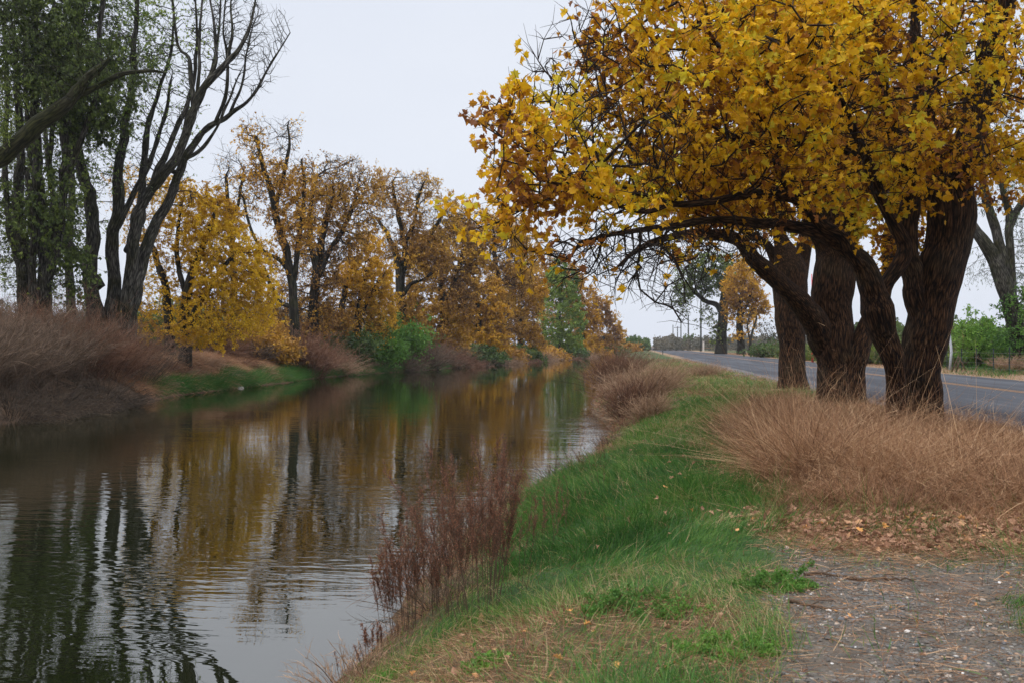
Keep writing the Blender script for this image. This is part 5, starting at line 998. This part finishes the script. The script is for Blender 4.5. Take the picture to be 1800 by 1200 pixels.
p0 = at(1122, 608, 560); p0[2] = 0; mb = MB(); mb.tube([[0,0,0],[0,0,4],[0,0,EYE+17/F*560]], [.2,.17,.12], 8); o = mb.build('utility_pole', M_POLE, None, True); o.location = p0; tag(o, 'lone hazy pole on the skyline left of the road end', 'pole')
# red guy-wire guard
p0 = at(1428.5, 636, 97); p0[2] = gz(p0[0], p0[1]); root = thing('guy_marker', 'thin red marker pole behind the middle trunk, across the road', 'marker pole', p0)
top = at(1427, 482, 97)-p0; g1 = top*.27
mb = MB(); mb.tube([[0,0,-.1], g1*.5, g1], [.13,.13,.12], 10); mb.build('red_sleeve', M_RED, root, True)
mb = MB(); mb.tube([g1, (g1+top)/2, top], [.045,.04,.035], 8); mb.build('red_rod', M_RED, root, True)
# leaning white pole
p0 = at(1669, 618, 67); p0[2] = gz(p0[0], p0[1]); t1 = at(1666.5, 570, 67)-p0; root = thing('white_pole', 'curved white pole standing behind the fence at right', 'pole', p0)
mb = MB(); mb.tube([[0,0,-.1], t1*.4+[.16,0,0], t1*.8+[.08,0,0], t1], [.085,.085,.075,.05], 10); mb.build('shaft', M_WHITE, root, True); mb = MB(); mb.tube([t1, t1+[-.03,0,.12]], [.06,.03], 8); mb.build('cap', M_LAMP, root, True)
# wire fence parallel to the road
fx = 20.7; root = thing('wire_fence', 'wire fence on dark green steel posts along the far side of the road', 'fence', (fx, 56, 0))
ysf = np.arange(44, 125, 2.75); rg = np.random.default_rng(303)
for yv in ysf:
    mb = MB(); jx = rg.normal()*.05; H = 1.45+rg.normal()*.05; z0 = gz(fx, yv)-.2
    mb.tube([[jx,yv-56,z0],[jx+rg.normal()*.015,yv-56,z0+.8],[jx+rg.normal()*.03,yv-56,z0+H+.2]], .035, 6); mb.box((jx,yv-56,z0+H+.2),(.04,.04,.03)); mb.build('post', M_POST, root)
for zz in (.3, .6, .9, 1.2):
    pts = []
    for a0, a1 in zip(ysf[:-1], ysf[1:]): pts += [[-.05, a0-56, zz], [-.05, (a0+a1)/2-56, zz-.025]]
    mb = MB(); mb.tube(pts, .006, 4); mb.build('wire', M_WIRE, root)
for k, (px, D, ln_, h_, lb) in enumerate([(1672,62,.5,1.1,'leaning grey branch propped at the fence, left one'),(1700,60.5,-.55,1.0,'leaning grey branch propped at the fence, right one'),(1680,61.5,.3,.9,'short stick upright between the two leaning branches')]):
    p0 = at(px, 0, D); p0[2] = gz(p0[0], p0[1]); mb = MB(); mb.tube([[0,0,-.05],[ln_*.5,0,h_*.5],[ln_,.05,h_]], [.05,.04,.02], 6); mb.tube([[ln_*.45,0,h_*.45],[ln_*.2,0,h_*.8]], [.03,.015], 5)
    tag(mb.build('propped_branch', M_STRAW, None, True), lb, 'branch').location = p0
p0 = hit(1165, 622, 100); mb = MB(); mb.tube([[0,0,-.1],[0,0,.35],[.01,0,.62]], .07, 8); mb.box((0,0,.55),(.09,.04,.08)); tag(mb.build('marker_post', M_POST, None, False), 'short black marker post at the near road edge far away', 'post').location = p0
for px, t_, D, w_, lb, mt in [(1214,596,345,.42,'pale upright cabinet beside the lamp pole','p'),(1236.5,600,300,.22,'small pale upright post right of the tallest pole','p'),(1187,600,460,.6,'tawny upright board among the far poles','p')]:
    p0 = at(px, 610, D); p0[2] = 0; H = EYE+(HOR-t_)/F*D; mb = MB(); mb.box((0,0,H/2),(w_,.25,H/2),YAW); mb.box((0,0,H+.05),(w_+.08,.33,.07),YAW); mb.box((0,-.27,H*.45),(w_*.6,.02,H*.25),YAW)
    tag(mb.build('roadside_cabinet', M_PALE if mt == 'p' else M_WHITE, None), lb, 'cabinet').location = p0
# ------------------------------------------------------------------ air
hz = mesh_obj('haze', np.array([[-1400,-70,-3.6],[1400,-70,-3.6],[1400,1300,-3.6],[-1400,1300,-3.6],[-1400,-70,40],[1400,-70,40],[1400,1300,40],[-1400,1300,40]]), [np.array([[0,3,2,1],[4,5,6,7],[0,1,5,4],[1,2,6,5],[2,3,7,6],[3,0,4,7]])], None.__class__ and M_WHITE, smooth=False)
m, ns, ls = new_mat('haze_air'); pv = N(ns, 'ShaderNodeVolumePrincipled'); pv.inputs['Color'].default_value = (.90,.93,1,1); pv.inputs['Density'].default_value = .00016; pv.inputs['Anisotropy'].default_value = .2
o_ = ns.new('ShaderNodeOutputMaterial'); ls.new(pv.outputs[0], o_.inputs['Volume']); hz.data.materials[0] = m; tag(hz, kind='stuff'); hz['label'] = 'pale blue haze softening the far end of the canal'; hz['category'] = 'haze'
